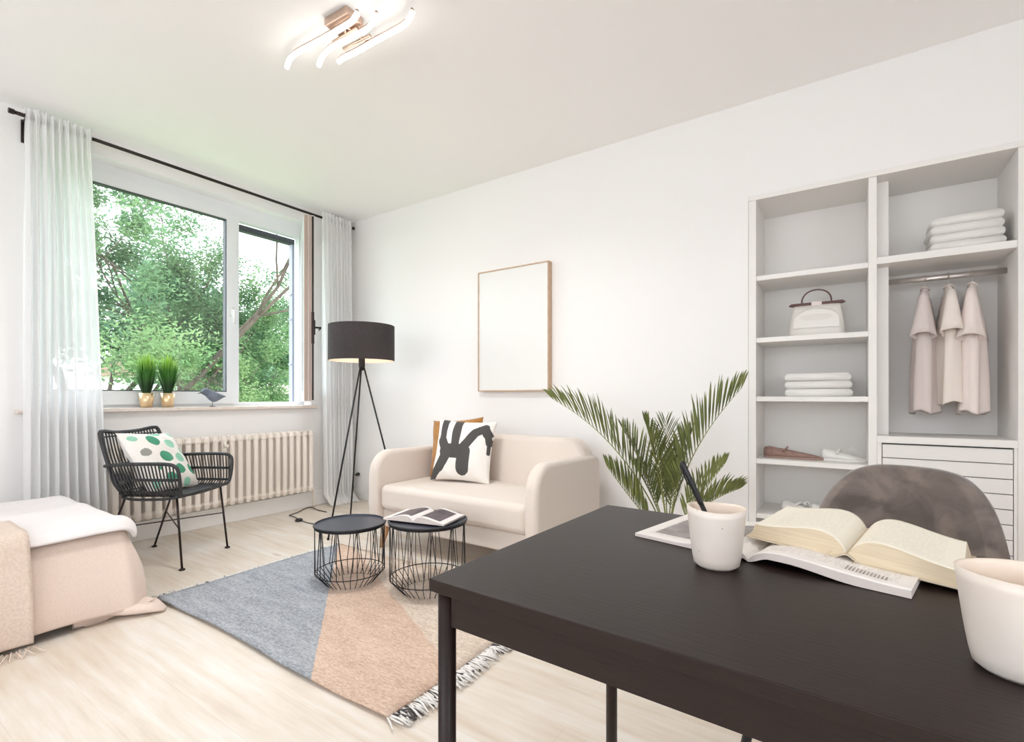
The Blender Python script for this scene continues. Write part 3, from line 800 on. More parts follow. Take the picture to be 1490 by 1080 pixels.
# ------------------------------------------------------------------ bed with its covers
BX, BY, BH = -2.80, .90, .40             # right edge, end edge, height
bed = thing('bed', 'low single bed under a beige bedspread at the left', 'bed', (-3.28, 0, 0))
g = G(); g.box((-.46, -1.10, .16), (.44, .86, .375)); g.build('mattress', M['mattress'], bed, bevel=.05, seg=4)
g = G(); g.box((-.45, -1.10, .06), (.43, .85, .155)); g.build('bed_base', M['mattress'], bed, bevel=.01)
for sx in (-.4, .38):
    for sy in (-1.05, .8):
        g = G(); g.box((sx - .025, sy - .025, 0), (sx + .025, sy + .025, .06)); g.build('leg', M['oak'], bed)
def drape(x0, x1, y0, y1, bx, by, H, r, nx, ny, off=0.0, fold=.03, seed=1, wr=.004, floor_z=.012, bulge=.05, wl_=7, spill=.03):
    """cloth over the bed: flat inside (bx,by), hanging past the +x edge and the +y edge, spilling on the floor where it is longer than the drop"""
    rnd = random.Random(seed); ph = [rnd.uniform(0, 6.3) for _ in range(8)]
    def fn(u, v):
        x = x0 + (x1 - x0) * u; y = y0 + (y1 - y0) * v
        ex, ey = max(0, x - bx), max(0, y - by)
        d = math.hypot(ex, ey)
        wav = wr * (math.sin(11 * x + ph[0] + 4 * y) + math.sin(9 * y - 6 * x + ph[1]) + .6 * math.sin(23 * x + 17 * y + ph[2]))
        if d < 1e-6: return (x, y, H + off + wav)
        nx_, ny_ = ex / d, ey / d
        cxp, cyp = min(x, bx), min(y, by)
        arc = r * PI / 2
        drop = H - r + off
        al = y if ex > 0 and ey == 0 else (x if ey > 0 and ex == 0 else math.atan2(ey, ex) * .5 + by)
        fo = fold * (math.sin(wl_ * al + ph[3]) + .6 * math.sin(wl_ * 2.1 * al + ph[4]))
        if d < arc:
            a = d / r; h = r * math.sin(a); z = H + off - r * (1 - math.cos(a)); w_ = 0
        else:
            q = d - arc; k = min(1, q / .3); h = r + bulge * math.sin(min(1, q / (drop)) * PI * .62) + fo * k; z = drop - q
            if z < floor_z + off * .3:
                ov = floor_z - z; h += ov * .92; z = floor_z + off * .3 + spill * math.sin(min(1, ov / .14) * PI) + .006 * math.sin(40 * ov + ph[5])
        h += off
        return (cxp + nx_ * h, cyp + ny_ * h, z + wav * max(0, 1 - d / arc))
    g = G(); g.grid(fn, nx, ny); return g
g = drape(-3.74, BX + .365, -1.0, BY + .265, BX - .02, BY - .03, .395, .055, 120, 140, fold=.014, seed=4, wr=.003, bulge=.075, spill=.055)
def lump(cs):
    n_ = 16; rg = []
    for (x, y, z, ang_, wd, ht) in cs:
        c_, s_ = math.cos(ang_), math.sin(ang_)
        rg.append([(x - s_ * wd * math.cos(2 * PI * k / n_), y + c_ * wd * math.cos(2 * PI * k / n_), max(.006, z + ht * math.sin(2 * PI * k / n_) * (1 + .25 * math.sin(3 * 2 * PI * k / n_)))) for k in range(n_)])
    g.loft(rg)
lump([(-2.84, .80, .05, .6, .06, .04), (-2.78, .85, .05, .6, .085, .045), (-2.72, .92, .034, .7, .075, .034), (-2.67, .975, .026, .8, .055, .024), (-2.63, 1.005, .014, .8, .018, .008)])
lump([(-2.80, .83, .34, .0, .006, .006), (-2.775, .82, .26, .0, .030, .012), (-2.755, .80, .17, .0, .055, .02), (-2.742, .78, .09, .0, .072, .03), (-2.735, .775, .035, .0, .075, .03), (-2.74, .775, .008, .0, .07, .01)])
o = g.build('bedspread', M['bed_cover'], smooth=True, solid=.006); tag(o, 'beige bedspread hanging over the bed to the floor, its corner spilling on the floor', 'bedspread')
g = drape(-3.72, BX + .050, -1.0, BY + .06, BX - .02, BY - .03, .410, .060, 110, 130, off=.012, fold=.004, seed=9, wr=.0065, bulge=.01)
o = g.build('quilt', M['quilt'], smooth=True, solid=.014, off=1); tag(o, 'thin white quilt spread on top of the beige bedspread', 'quilt')
th = thing('throw_blanket', 'oatmeal fringed throw hanging over the side of the bed at the photo\'s left edge', 'throw')
g = drape(-3.05, BX + .45, -.55, .565, BX - .02, 5.0, .425, .066, 70, 70, off=.030, fold=.010, seed=12, wr=.003, bulge=.055, wl_=10)
g.build('cloth', M['throw'], th, smooth=True, solid=.006)
g = G(); rnd = random.Random(3)
ys = np.linspace(-.54, .56, 90)
for y in ys:
    x = -2.655 + rnd.uniform(-.01, .01); a = rnd.uniform(-.02, .02)
    g.tube([(x, y, .016), (x + .03, y + a, .012), (x + .062 + rnd.uniform(-.01, .01), y + a * 2.2, .005)], [.003, .0028, .0018], 5)
fr = g.build('fringe', M['throw'], th, smooth=True); fr['kind'] = 'stuff'

# ------------------------------------------------------------------ floor lamp
lamp = thing('floor_lamp', 'black tripod floor lamp with a wide charcoal drum shade beside the sofa', 'floor lamp', (-3.04, 2.47, 0))
g = G(); RS = .242
g.lathe([(RS, 1.275), (RS, 1.540)], 64, mi=0); g.lathe([(RS - .004, 1.540), (RS - .004, 1.275)], 64, mi=1)
g.lathe([(RS, 1.540), (RS - .004, 1.540)], 64, mi=0); g.lathe([(RS - .004, 1.275), (RS, 1.275)], 64, mi=0)
shade_ = g.build('lamp_shade', [M['shade_out'], M['shade_in']], lamp, smooth=True)
g = G()
for a in range(3):
    an = 2 * PI * a / 3 + .4; g.tube([(0, 0, 1.33), ((RS - .006) * math.cos(an), (RS - .006) * math.sin(an), 1.33)], .003, 6)
g.tube([((RS - .005) * math.cos(2 * PI * k / 40), (RS - .005) * math.sin(2 * PI * k / 40), 1.33) for k in range(40)], .003, 5, closed=True)
g.build('shade_ring', M['black_metal'], shade_)
g = G(); g.lathe([(.001, 1.20), (.016, 1.205), (.024, 1.235), (.024, 1.30), (.018, 1.33), (.001, 1.33)], 20); sock_ = g.build('socket', M['black_metal'], lamp, smooth=True)
g = G(); g.lathe([(.001, 1.325), (.016, 1.335), (.03, 1.37), (.032, 1.40), (.02, 1.43), (.001, 1.44)], 20); g.build('bulb', M['bulb'], sock_, smooth=True)
for a in (-83, 37, 157):
    g = G(); g.tube([(.014 * math.cos(R(a)), .014 * math.sin(R(a)), 1.235), (.325 * math.cos(R(a)), .325 * math.sin(R(a)), .006)], .0065, 8); g.lathe([(.009, 0), (.009, .012), (.006, .016)], 10, (.325 * math.cos(R(a)), .325 * math.sin(R(a)), 0), cap0=True)
    g.build('leg', M['black_metal'], lamp, smooth=True)

# wall socket, plug and cable on the floor
so = at(523, 690, Y=YW)
ws = thing('wall_socket', 'white wall socket low beside the sofa', 'socket', (so.x, YW, so.z))
g = G(); g.box((-.04, -.008, -.04), (.04, 0, .04)); g.build('plate', M['white_trim'], ws, bevel=.003)
pl = thing('power_plug', 'black plug with thin cable in the wall socket beside the sofa', 'plug', (so.x, YW, so.z))
g = G(); g.tube([(0, -.0085, 0), (0, -.03, 0), (0, -.045, 0)], [.018, .016, .008], 12); g.build('plug', M['plastic_black'], pl, smooth=True)
cb = catmull([(0, -.045, 0), (-.03, -.075, -.01), (-.04, -.06, -.06), (-.035, -.04, -.13), (-.06, -.05, -.19), (-.12, -.07, -so.z + .02), (-.2, -.12, -so.z + .006)], 6)
g = G(); g.tube(cb, .0028, 6); g.build('cable', M['cable'], pl, smooth=True)
cd = thing('floor_switch_cable', 'dark power cable with an inline foot switch lying on the floor below the radiator', 'cable')
pts = [at(u, v, z=.006) for u, v in ((498, 760), (480, 762), (455, 762), (440, 758), (428, 752), (421, 750), (432, 746), (442, 741), (452, 738), (462, 742), (475, 745))]
g = G(); g.tube([Vector((p.x, p.y, .005)) for p in catmull(pts, 6)], .0045, 6); g.build('cable', M['cable'], cd, smooth=True)
sw_ = at(435, 756, z=.015); g = G(); g.lathe([(.001, 0), (.026, 0), (.030, .010), (.022, .021), (.001, .023)], 20, (sw_.x, sw_.y, 0.0)); g.build('foot_switch', M['plastic_black'], cd, smooth=True)

# ------------------------------------------------------------------ sofa
sofa = thing('sofa', 'beige two-seat sofa with rounded arms against the back wall', 'sofa', (-1.965, 2.205, 0))
g = G(); g.box((-.575, .03, .145), (.575, .70, .262)); g.build('base', M['sofa'], sofa, bevel=.015)
def seat_c():
    g = G(); hx = .575
    def f(sg):
        def fn(u, v):
            a, b = 2 * u - 1, v
            e = max(0, (1 - a ** 8)) * (1 - (2 * b - 1) ** 8)
            return (a * hx, .60 * b, .345 + sg * (.045 + .045 * max(0, e) ** .3))
        return fn
    return g
g = G(); g.box((-.572, -.005, .262), (.572, .60, .425)); o = g.build('seat_cushion', M['sofa'], sofa, bevel=.042, seg=6)
# backrest: rounded outline in x-z, leaning a little
ol = []
hw, zt, rr_ = .625, .735, .15
for k in range(13): a = PI / 2 * k / 12; ol.append((hw - rr_ + rr_ * math.cos(a), zt - rr_ + rr_ * math.sin(a)))
for k in range(13): a = PI / 2 + PI / 2 * k / 12; ol.append((-hw + rr_ + rr_ * math.cos(a), zt - rr_ + rr_ * math.sin(a)))
ol += [(-hw, .20), (hw, .20)]
g = G(); n = len(ol)
vs = [(x, .565 + (z - .42) * .16, z) for x, z in ol] + [(x, .735 + (z - .42) * .06, z) for x, z in ol]
g.add(vs, [tuple(range(n)), tuple(range(2 * n - 1, n - 1, -1))] + [(i, n + i, n + (i + 1) % n, (i + 1) % n) for i in range(n)])
g.build('backrest', M['sofa'], sofa, bevel=.035, seg=5)
for s in (-1, 1):
    pl_ = [(-.012, .145)]
    r = .15; zt = .645
    pl_ += [(-.035, .30), (-.032, zt - r)]
    for k in range(1, 13): a = PI - PI / 2 * k / 12; pl_.append((-.030 + r + r * math.cos(a), zt - r + r * math.sin(a)))
    pl_ += [(.72, .630), (.765, .60), (.765, .145)]
    g = G(); a, b = (.570, .655) if s > 0 else (-.655, -.570)
    g.prism(pl_, 'x', a, b); g.build('armrest', M['sofa'], sofa, bevel=.028, seg=5)
    for y in (.06, .68):
        g = G(); g.tube([(s * .56, y, .16), (s * .60, y - .02 if y < .3 else y + .02, 0)], [.024, .013], 14); g.build('leg', M['oak'], sofa, smooth=True)

def pil_place(o, loc, rz, tilt, roll): o.matrix_world = Matrix.Translation(loc) @ Matrix.Rotation(rz, 4, 'Z') @ Matrix.Rotation(tilt, 4, 'X') @ Matrix.Rotation(roll, 4, 'Y')
# H-like abstract print, drawn as thick strokes in cushion space (u right, v up)
def seg(u, v, a, b, w):
    ax, ay = a; bx, by = b; dx, dy = bx - ax, by - ay
    t = max(0, min(1, ((u - ax) * dx + (v - ay) * dy) / (dx * dx + dy * dy))); return math.hypot(u - ax - dx * t, v - ay - dy * t) < w
strokes = [((.16, 1.05), (.15, .62), .062), ((.15, .62), (.24, .46), .085), ((.24, .46), (.52, .46), .12), ((.395, 1.05), (.40, .50), .076), ((.575, .46), (.575, .18), .112),
           ((.56, .54), (.72, .78), .080), ((.72, .78), (.86, .86), .078), ((.86, .86), (.93, .76), .068), ((.93, .76), (.97, .62), .045), ((.97, .62), (.97, .46), .022), ((.26, .42), (.16, .20), .095), ((.16, .20), (.03, .05), .08)]
holes = [((.272, 1.0), (.272, .66), .040), ((.385, .24), (.39, .0), .056)]
def hf(u, v):
    for a, b, w_ in holes:
        if seg(u, v, a, b, w_): return 0
    for a, b, w_ in strokes:
        if seg(u, v, a, b, w_): return 1
    return 0
g = pillow('h', .43, .43, .075, None, hf, 150, seed=8)
o = g.build('print_cushion', [M['cream'], M['charcoal_print']], smooth=True); tag(o, 'cream cushion with a bold charcoal abstract print leaning on the sofa', 'cushion')
pil_place(o, (-2.165, 2.62, .632), R(17), R(-17), R(2))
g = pillow('m', .42, .42, .07, None, None, 50, seed=18)
o = g.build('mustard_cushion', M['mustard'], smooth=True); tag(o, 'mustard cushion tucked behind the printed cushion on the sofa', 'cushion')
pil_place(o, (-2.300, 2.700, .640), R(8), R(-14), R(-5))

# ------------------------------------------------------------------ framed canvas
m0 = at(701, 399, Y=YW); m1 = at(803, 568, Y=YW)
FX0, FX1, FZ0, FZ1 = -2.44, -1.79, 1.045, 1.995
pic = thing('framed_blank_picture', 'blank white picture in a slim oak frame above the sofa', 'picture', ((FX0 + FX1) / 2, YW, (FZ0 + FZ1) / 2))
hw, hh, dp, t = (FX1 - FX0) / 2, (FZ1 - FZ0) / 2, .052, .009
g = G()
for a, b in (((-hw, -dp, -hh), (-hw + t, 0, hh)), ((hw - t, -dp, -hh), (hw, 0, hh)), ((-hw + t, -dp, -hh), (hw - t, 0, -hh + t)), ((-hw + t, -dp, hh - t), (hw - t, 0, hh))): g.box(a, b)
g.build('frame', M['frame_oak'], pic)
g = G(); g.box((-hw + t, -dp + .006, -hh + t), (hw - t, -.001, hh - t)); g.build('canvas', M['mirror'], pic)

# ------------------------------------------------------------------ rug
rug = thing('rug', 'flat woven rug in grey-blue, peach and beige blocks under the wire tables', 'rug')
RX0, RX1, RY0_, RY1_ = -2.80, -1.165, 1.045, 2.10
g = G()
def rf(u, v):
    x = RX0 + (RX1 - RX0) * u; y = RY0_ + (RY1_ - RY0_) * v
    y += .008 * math.sin(5 * x) * (1 - v); x += .006 * math.sin(6 * y)
    return (x, y, .011 + .0015 * math.sin(17 * x + 3 * y))
g.grid(rf, 40, 30); g.build('woven_panel', M['rug'], rug, smooth=True, solid=.0095)
rnd = random.Random(8); 
for side_ in (0, 1):
    g = G()
    N = 260
    for i in range(N):
        y = RY0_ + (RY1_ - RY0_) * (i + .5) / N
        x = (RX1 if side_ else RX0) + .006 * math.sin(6 * y); s = 1 if side_ else -1
        L = rnd.uniform(.05, .085) * (1 if side_ else .6); a = rnd.uniform(-.032, .032)
        z0 = .009 + rnd.uniform(0, .006)
        g.tube([(x - s * .004, y, z0), (x + s * L * .5, y + a * .5, z0 + rnd.uniform(0, .006)), (x + s * L, y + a, .004 + rnd.uniform(0, .010))], [.0034, .0036, .0026], 5,
               mi=1 if rnd.random() < (.20 if side_ else .08) else 0)
    f = g.build('fringe', [M['fringe_white'], M['fringe_dark']], rug, smooth=True); f['kind'] = 'stuff'

# ------------------------------------------------------------------ wire tables
def wire_table(loc, Rr, H, label, rb, zr, rz):
    t = thing('wire_side_table', label, 'side table', loc, rz, group='round black wire tables on the rug')
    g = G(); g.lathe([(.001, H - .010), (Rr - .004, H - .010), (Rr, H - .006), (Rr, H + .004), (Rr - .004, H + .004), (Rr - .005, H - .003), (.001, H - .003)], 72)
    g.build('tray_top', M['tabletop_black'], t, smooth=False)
    g = G(); ring = lambda r, z: [(r * math.cos(2 * PI * k / 60), r * math.sin(2 * PI * k / 60), z) for k in range(60)]
    g.tube(ring(Rr + .001, H - .001), .0045, 6, closed=True)
    g.tube(ring(Rr - .002, H - .012), .0035, 6, closed=True)
    g.build('rim', M['black_metal'], t, smooth=True)
    g = G(); g.tube(ring(Rr - .004, zr), .0026, 6, closed=True); g.tube(ring(rb, .003), .0030, 6, closed=True); g.tube(ring(rb * .55, .003), .0024, 6, closed=True)
    g.build('ring', M['black_metal'], t, smooth=True)
    g = G(); A = 11
    for i in range(A):
        a0 = 2 * PI * i / A
        for k in (-1, 0, 1):
            a = a0 + k * 2 * PI / A / 3
            g.tube([((Rr - .004) * math.cos(a0 + k * .03), (Rr - .004) * math.sin(a0 + k * .03), H - .012), ((Rr - .004) * math.cos(a), (Rr - .004) * math.sin(a), zr),
                    (rb * math.cos(a), rb * math.sin(a), .003)], .0021, 6)
    for i in range(6):
        a = PI * i / 6 * 1.0; g.tube([(rb * math.cos(a), rb * math.sin(a), .003), (-rb * math.cos(a), -rb * math.sin(a), .003)], .002, 6)
    g.build('wire_cage', M['black_metal'], t, smooth=True)
    return t
ta = at(506, 762, z=.332)
RUGZ = .0142
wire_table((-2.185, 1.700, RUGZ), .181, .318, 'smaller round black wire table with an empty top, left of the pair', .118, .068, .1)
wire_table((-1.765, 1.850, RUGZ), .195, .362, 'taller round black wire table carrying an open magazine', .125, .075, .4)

# open magazines: a generic two-page spread ------------------------
def spread(g, W, Hh, top, bot, nx=40, ny=14, mtop=None, flare=0.0):
    """solid open spread: x from -W..W, y 0..Hh, top(x), bot(x) give the surfaces; mats 0 page, 1 edges"""
    xs = [-W + 2 * W * i / nx for i in range(nx + 1)]
    g.grid(lambda u, v: (-W + 2 * W * u, Hh * v, top(-W + 2 * W * u)), nx, ny, mtop)
    g.grid(lambda u, v: (-W + 2 * W * u, Hh * v, bot(-W + 2 * W * u)), nx, 1, mi=1)
    for y in (0, Hh): g.grid(lambda u, v: (-W + 2 * W * u, y, bot(-W + 2 * W * u) * (1 - v) + top(-W + 2 * W * u) * v), nx, 1, mi=1)
    for x in (-W, W): g.grid(lambda u, v: (x, Hh * u, bot(x) * (1 - v) + top(x) * v), 1, 1, mi=1)
# small magazine on the wire table
mg = thing('open_magazine', 'open magazine with dark photos lying on the taller wire table', 'magazine', (-1.785, 1.840, RUGZ + .3675), R(12))
def mt1(x): a = abs(x); return .004 + .030 * (1 - math.exp(-a / .018)) * (1 - .85 * smoothstep(.03, .185, a))
def mb1(x): return .0004 + .0
def mm1(u, v):
    x = abs(2 * u - 1)
    if .12 < x < .80 and .10 < v < .90: return 2
    return 0
g = G(); spread(g, .175, .215, mt1, mb1, 60, 20, mm1); o = g.build('pages', [M['mag_paper'], M['mag_edge'], M['photo_dark']], mg, smooth=True, weld=True)
o.location = (0.0, -.10, 0)
for p_ in o.data.polygons: p_.use_smooth = p_.material_index != 1

# ------------------------------------------------------------------ dining table
TX0, TY0, TL, TW, TZ = -.4955, .521, 1.38, .598, .74
tb = thing('dining_table', 'black-brown dining table in the foreground', 'table', (TX0, TY0, 0), R(-1.9))
g = G(); g.box((0, 0, TZ - .018), (TL, TW, TZ)); g.build('table_top', M['table'], tb, bevel=.0012, seg=2)
g = G(); i_ = .028
g.box((i_ + .004, .012, TZ - .066), (TL - i_, .030, TZ - .018)); g.box((i_ + .004, TW - .030, TZ - .066), (TL - i_, TW - .012, TZ - .018))
g.box((.012, i_, TZ - .066), (.030, TW - i_, TZ - .018)); g.box((TL - .030, i_, TZ - .066), (TL - .012, TW - i_, TZ - .018))
g.build('apron', M['table'], tb, bevel=.001, seg=2)
for lx in (.0185, TL - .0185):
    for ly in (.0185, TW - .0185):
        g = G(); g.tube([(lx, ly, 0), (lx, ly, TZ - .018)], .0130, 20); g.build('leg', M['table'], tb, smooth=True)

def ceramic_mat(): return M['ceramic']
def cup(loc, h, rt, rb, label, rot, seed):
    t = thing('ceramic_cup', label, 'cup', loc, rot, group='pale stoneware cups on the table')
    pr = [(.001, .0), (rb - .006, .0), (rb, .005)]
    for k in range(1, 9):
        q = k / 8; pr.append((rb + (rt - rb) * q ** .8, .005 + (h - .005) * q))
    inner = [(rt - .0030, h), (rt - .0042, h - .004)]
    for k in range(7, -1, -1):
        q = k / 8; inner.append((rb + (rt - rb) * q ** .8 - .0045, .007 + (h - .009) * q))
    g = G(); g.lathe(pr, 56, mi=0); g.lathe([pr[-1]] + inner + [(.001, .006)], 56, mi=1)
    def wob(p):
        a = math.atan2(p[1], p[0]); s = 1 + .012 * math.sin(2 * a + seed) + .006 * math.sin(3 * a + 2 * p[2] * 20 + seed); return (p[0] * s, p[1] * s, p[2] + .0012 * math.sin(2 * a + seed) * (p[2] > h * .8))
    g.v = [wob(p) for p in g.v]
    g.build('cup_body', [M['ceramic'], M['ceramic_in']], t, smooth=True, weld=True)
    return t
cup((-.165, .808, TZ), .0905, .0425, .0325, 'pale stoneware cup holding a black pen, beside the open magazine', 0, 1)
cup((.137, .655, TZ), .094, .0475, .034, 'pale stoneware cup cut off by the photo\'s right edge, near the open book', 2, 4)
pa = at(992, 672, Y=.80); 
pen = thing('black_pen', 'thick matt black pen standing in the stoneware cup', 'pen', (-.165, .808, TZ))
A_ = Vector((-.165 - .165 * 0, .808, TZ))
b0 = Vector((.012, .010, .012)); b1 = pa - Vector((-.165, .808, TZ))
dr = (b1 - b0); Lp = dr.length; dr.normalize()
g = G(); g.tube([b0, b0 + dr * .012, b0 + dr * Lp * .55], [.0012, .0030, .0037], 14); g.build('barrel', M['pen'], pen, smooth=True)
g = G(); g.tube([b0 + dr * Lp * .55, b0 + dr * (Lp * .57), b0 + dr * (Lp - .006), b0 + dr * Lp], [.0040, .0046, .0042, .0030], 14)
g.tube([b0 + dr * (Lp - .006) + Vector((-.0062, 0, 0)), b0 + dr * (Lp - .04) + Vector((-.0068, 0, 0))], .0012, 6)
g.build('cap', M['pen'], pen, smooth=True)

# magazine under the book
mg = thing('open_magazine', 'open white magazine under the cream book on the dining table', 'magazine', (-.1275, .853, TZ + .0004), R(-11.5))
def mt2(x):
    a = abs(x)
    if x < 0: return .0035 + .012 * (1 - math.exp(-a / .012)) * (1 - .95 * smoothstep(.03, .12, a)) + .002
    return .0035 + .019 * (1 - math.exp(-a / .014)) * (1 - .62 * smoothstep(.03, .19, a))
def mb2(x):
    if x < 0: return .0004 + .004 * math.exp(-(abs(x) / .02) ** 2)
    return .0004 + .010 * smoothstep(.0, .03, x) * (1 - smoothstep(.05, .15, x))
def mm2(u, v):
    x = 2 * u - 1
    if x < -.16 and -.88 < x and .14 < v < .80: return 2
    if .30 < x < .62 and .10 < v < .4 : return 0
    return 0
g = G(); spread(g, .202, .215, mt2, mb2, 70, 20, mm2); o = g.build('pages', [M['mag_page'], M['mag_edge'], M['photo_grey']], mg, smooth=True, weld=True)
for p_ in o.data.polygons: p_.use_smooth = p_.material_index != 1
# printed column block near the lower right corner of the page
g = G()
for k in range(12):
    x = .125 + .0042 * k; g.add([(x, .020 + .0, mt2(x) + .0004), (x + .0016, .020, mt2(x + .0016) + .0004), (x + .0016, .042 - .0006 * k, mt2(x + .0016) + .0004), (x, .042 - .0006 * k, mt2(x) + .0004)], [(0, 1, 2, 3)])
g.build('printed_bars', M['photo_grey'], mg)

# the open book
bk = thing('open_book', 'thick open book with cream pages lying on the magazine', 'book', (.0, .890, TZ + .0135), R(-9.5))
BW, BHh = .142, .200
def bt(x):
    a = abs(x); return .010 + .030 * (1 - math.exp(-a / .014)) * (1 - .52 * smoothstep(.025, BW, a))
def bb(x):
    a = abs(x); return .0035 + .0095 * math.exp(-(a / .012) ** 2)
g = G()
# pages: the top sheets are set back from the fore edge
nx = 64
def sx(x, q): return x * (1 - .05 * q) if abs(x) > .05 else x
g.grid(lambda u, v: (sx((2 * u - 1) * (BW - .006), 1), .004 + (BHh - .008) * v, bt((2 * u - 1) * BW)), nx, 20, mi=0)
g.grid(lambda u, v: ((2 * u - 1) * (BW - .006), .004 + (BHh - .008) * v, bb((2 * u - 1) * BW)), nx, 1, mi=1)
for y in (.004, BHh - .004):
    g.grid(lambda u, v: (sx((2 * u - 1) * (BW - .006), v), y, bb((2 * u - 1) * BW) * (1 - v) + bt((2 * u - 1) * BW) * v), nx, 4, mi=1)
for s in (-1, 1):
    g.grid(lambda u, v: (sx(s * (BW - .006), v), .004 + (BHh - .008) * u, bb(BW) * (1 - v) + bt(BW) * v), 2, 4, mi=1)
o = g.build('page_block', [M['book_page'], M['page_edge']], bk, smooth=True, weld=True)
for p_ in o.data.polygons: p_.use_smooth = p_.material_index != 1
g = G()
g.grid(lambda u, v: ((2 * u - 1) * BW, BHh * v, bb((2 * u - 1) * BW) - .0005), nx, 1)
g.build('cover', M['book_cover'], bk, smooth=True, solid=.0022)
bk.rotation_euler = (0, R(4.0), R(-9.5))
# ribbon bookmark peeking out between book and magazine
rb_ = catmull([(-.02, .004, .010), (-.024, -.010, .004), (-.012, -.018, .0), (.006, -.010, .001), (.012, .0, .004)], 8)
g = G(); g.tube(rb_, .0009, 6); g.build('ribbon', M['book_cover'], bk, smooth=True)

# ------------------------------------------------------------------ velvet chair
vc = thing('velvet_dining_chair', 'taupe velvet dining chair with a rounded back behind the table', 'chair', (.060, 1.393, 0), R(-20))
# local: chair faces -y
def bk_(u, v):
    a = 2 * u - 1; e = max(0, 1 - abs(a) ** 4.4) ** (1 / 2.6)
    z0, H_ = .40, .425
    z = z0 + H_ * e * v
    t = (z - z0) / H_
    x = a * (.199 - .016 * t ** 2)
    y = .19 + .05 * t - .11 * a * a
    return (x, y, z)
g = G(); g.grid(bk_, 48, 24); g.build('backrest', M['velvet'], vc, smooth=True, solid=.045, off=0, weld=True, subsurf=1)
g = G()
n = 40; rings = []
for (s_, z) in [(.90, .395), (.99, .405), (1.0, .43), (.97, .455), (.88, .468), (.5, .472), (.05, .472)]:
    rings.append([(s_ * .225 * math.copysign(abs(math.cos(2 * PI * k / n)) ** .7, math.cos(2 * PI * k / n)), -.01 + s_ * .22 * math.copysign(abs(math.sin(2 * PI * k / n)) ** .7, math.sin(2 * PI * k / n)), z) for k in range(n)])
g.loft(rings); g.build('seat', M['velvet'], vc, smooth=True)
for sx_, sy_ in ((-1, -1), (1, -1), (-1, 1), (1, 1)):
    g = G(); g.tube([(sx_ * .17, sy_ * .15, .40), (sx_ * .235, sy_ * .21, 0)], [.013, .009], 12); g.build('leg', M['black_metal'], vc, smooth=True)

# ------------------------------------------------------------------ palm
pb = at(972, 760, Y=2.55)
palm = thing('potted_palm', 'green palm in a white pot between the sofa and the dining table', 'potted palm', (pb.x, 2.55, 0))
g = G(); g.lathe([(.001, 0), (.10, 0), (.125, .04), (.145, .30), (.137, .30), (.120, .06), (.001, .06)], 40); po_ = g.build('pot', M['planter'], palm, smooth=True)
g = G(); g.lathe([(.137, .27), (.001, .28)], 30); g.build('soil', M['soil'], po_)
def frond(tip, bend, L, seed, n=30, lift=.9, flat=.35, base=(0, 0), start=.32, tang=.6):
    rnd = random.Random(seed)
    b = Vector((base[0], base[1], .27)); tip = Vector(tip)
    mid = b.lerp(tip, .5) + Vector(bend)
    P = [(1 - t) ** 2 * b + 2 * t * (1 - t) * mid + t * t * tip for t in [i / 40 for i in range(41)]]
    g = G(); g.tube(P, [.0045 * (1 - .8 * i / 40) for i in range(41)], 6, mi=1)
    for i in range(n):
        t = start + (1 - start) * i / (n - 1); k = min(39, int(t * 40)); p = P[k].lerp(P[k + 1], t * 40 - k); tg = (P[k + 1] - P[k]).normalized()
        up = (Vector((0, 0, 1)) - tg * tg.z).normalized(); sd = tg.cross(up).normalized()
        q_ = (t - start) / (1 - start); l = L * (.40 + .60 * math.sin(PI * (.15 + .85 * q_)) ** .8) * rnd.uniform(.88, 1.12); tg_k = tang * (1 + .9 * q_ ** 3)
        for s in (-1, 1):
            d = (tg * (tg_k + rnd.uniform(-.06, .1)) + up * (lift + rnd.uniform(-.08, .08)) + sd * s * (flat + rnd.uniform(-.06, .06))).normalized()
            w = .0046 + .0018 * rnd.random(); nrm = d.cross(sd).normalized(); ws_ = (d.cross(nrm).normalized() * .45 * s + nrm * .9).normalized()
            droop = Vector((0, 0, -.10 * l))
            p1 = p + d * l * .35; p2 = p + d * l * .72 + droop * .3; p3 = p + d * l + droop
            fold_ = ws_.cross(d) * .0018
            g.add([p - ws_ * w * .3, p + ws_ * w * .3, p1 - ws_ * w, p1 + fold_, p1 + ws_ * w, p2 - ws_ * w * .8, p2 + fold_, p2 + ws_ * w * .8, p3],
                  [(0, 3, 2), (0, 1, 3), (1, 4, 3), (2, 3, 6, 5), (3, 4, 7, 6), (5, 6, 8), (6, 7, 8)], 0)
    g.build('frond', [M['palm'], M['palm_stem']], palm, smooth=False)
def tipat(u, v, Y): q = at(u, v, Y=Y); return (q.x - pb.x, q.y - 2.55, q.z)
frond(tipat(806, 582, 2.60), (.13, .0, .14), .27, 1, 24, .60, .14, start=.30, tang=.80)
frond(tipat(1078, 566, 2.58), (-.13, .0, .03), .27, 2, 24, .60, .14, start=.30, tang=.85)
frond(tipat(884, 680, 2.45), (.03, -.03, -.05), .20, 3, 20, .60, .2, start=.34, tang=.8)
frond(tipat(1054, 676, 2.45), (-.03, 0, -.03), .17, 4, 18, .6, .3, start=.38, tang=.8)
frond(tipat(1074, 712, 2.50), (-.02, 0, .06), .15, 5, 18, .6, .4, start=.45, tang=.8)
frond(tipat(940, 618, 2.45), (.03, 0, .0), .20, 6, 19, .3, .55, start=.36, tang=.9)
frond(tipat(908, 628, 2.68), (.04, 0, .02), .22, 7, 18, .5, .4, start=.32, tang=.85)
frond(tipat(968, 616, 2.62), (-.01, 0, .0), .20, 8, 20, .3, .55, start=.36, tang=.9)
frond(tipat(955, 640, 2.35), (.01, -.02, .0), .18, 9, 18, .3, .6, start=.36, tang=.9)
frond(tipat(1005, 632, 2.68), (-.02, 0, .03), .20, 10, 18, .4, .5, start=.36, tang=.85)
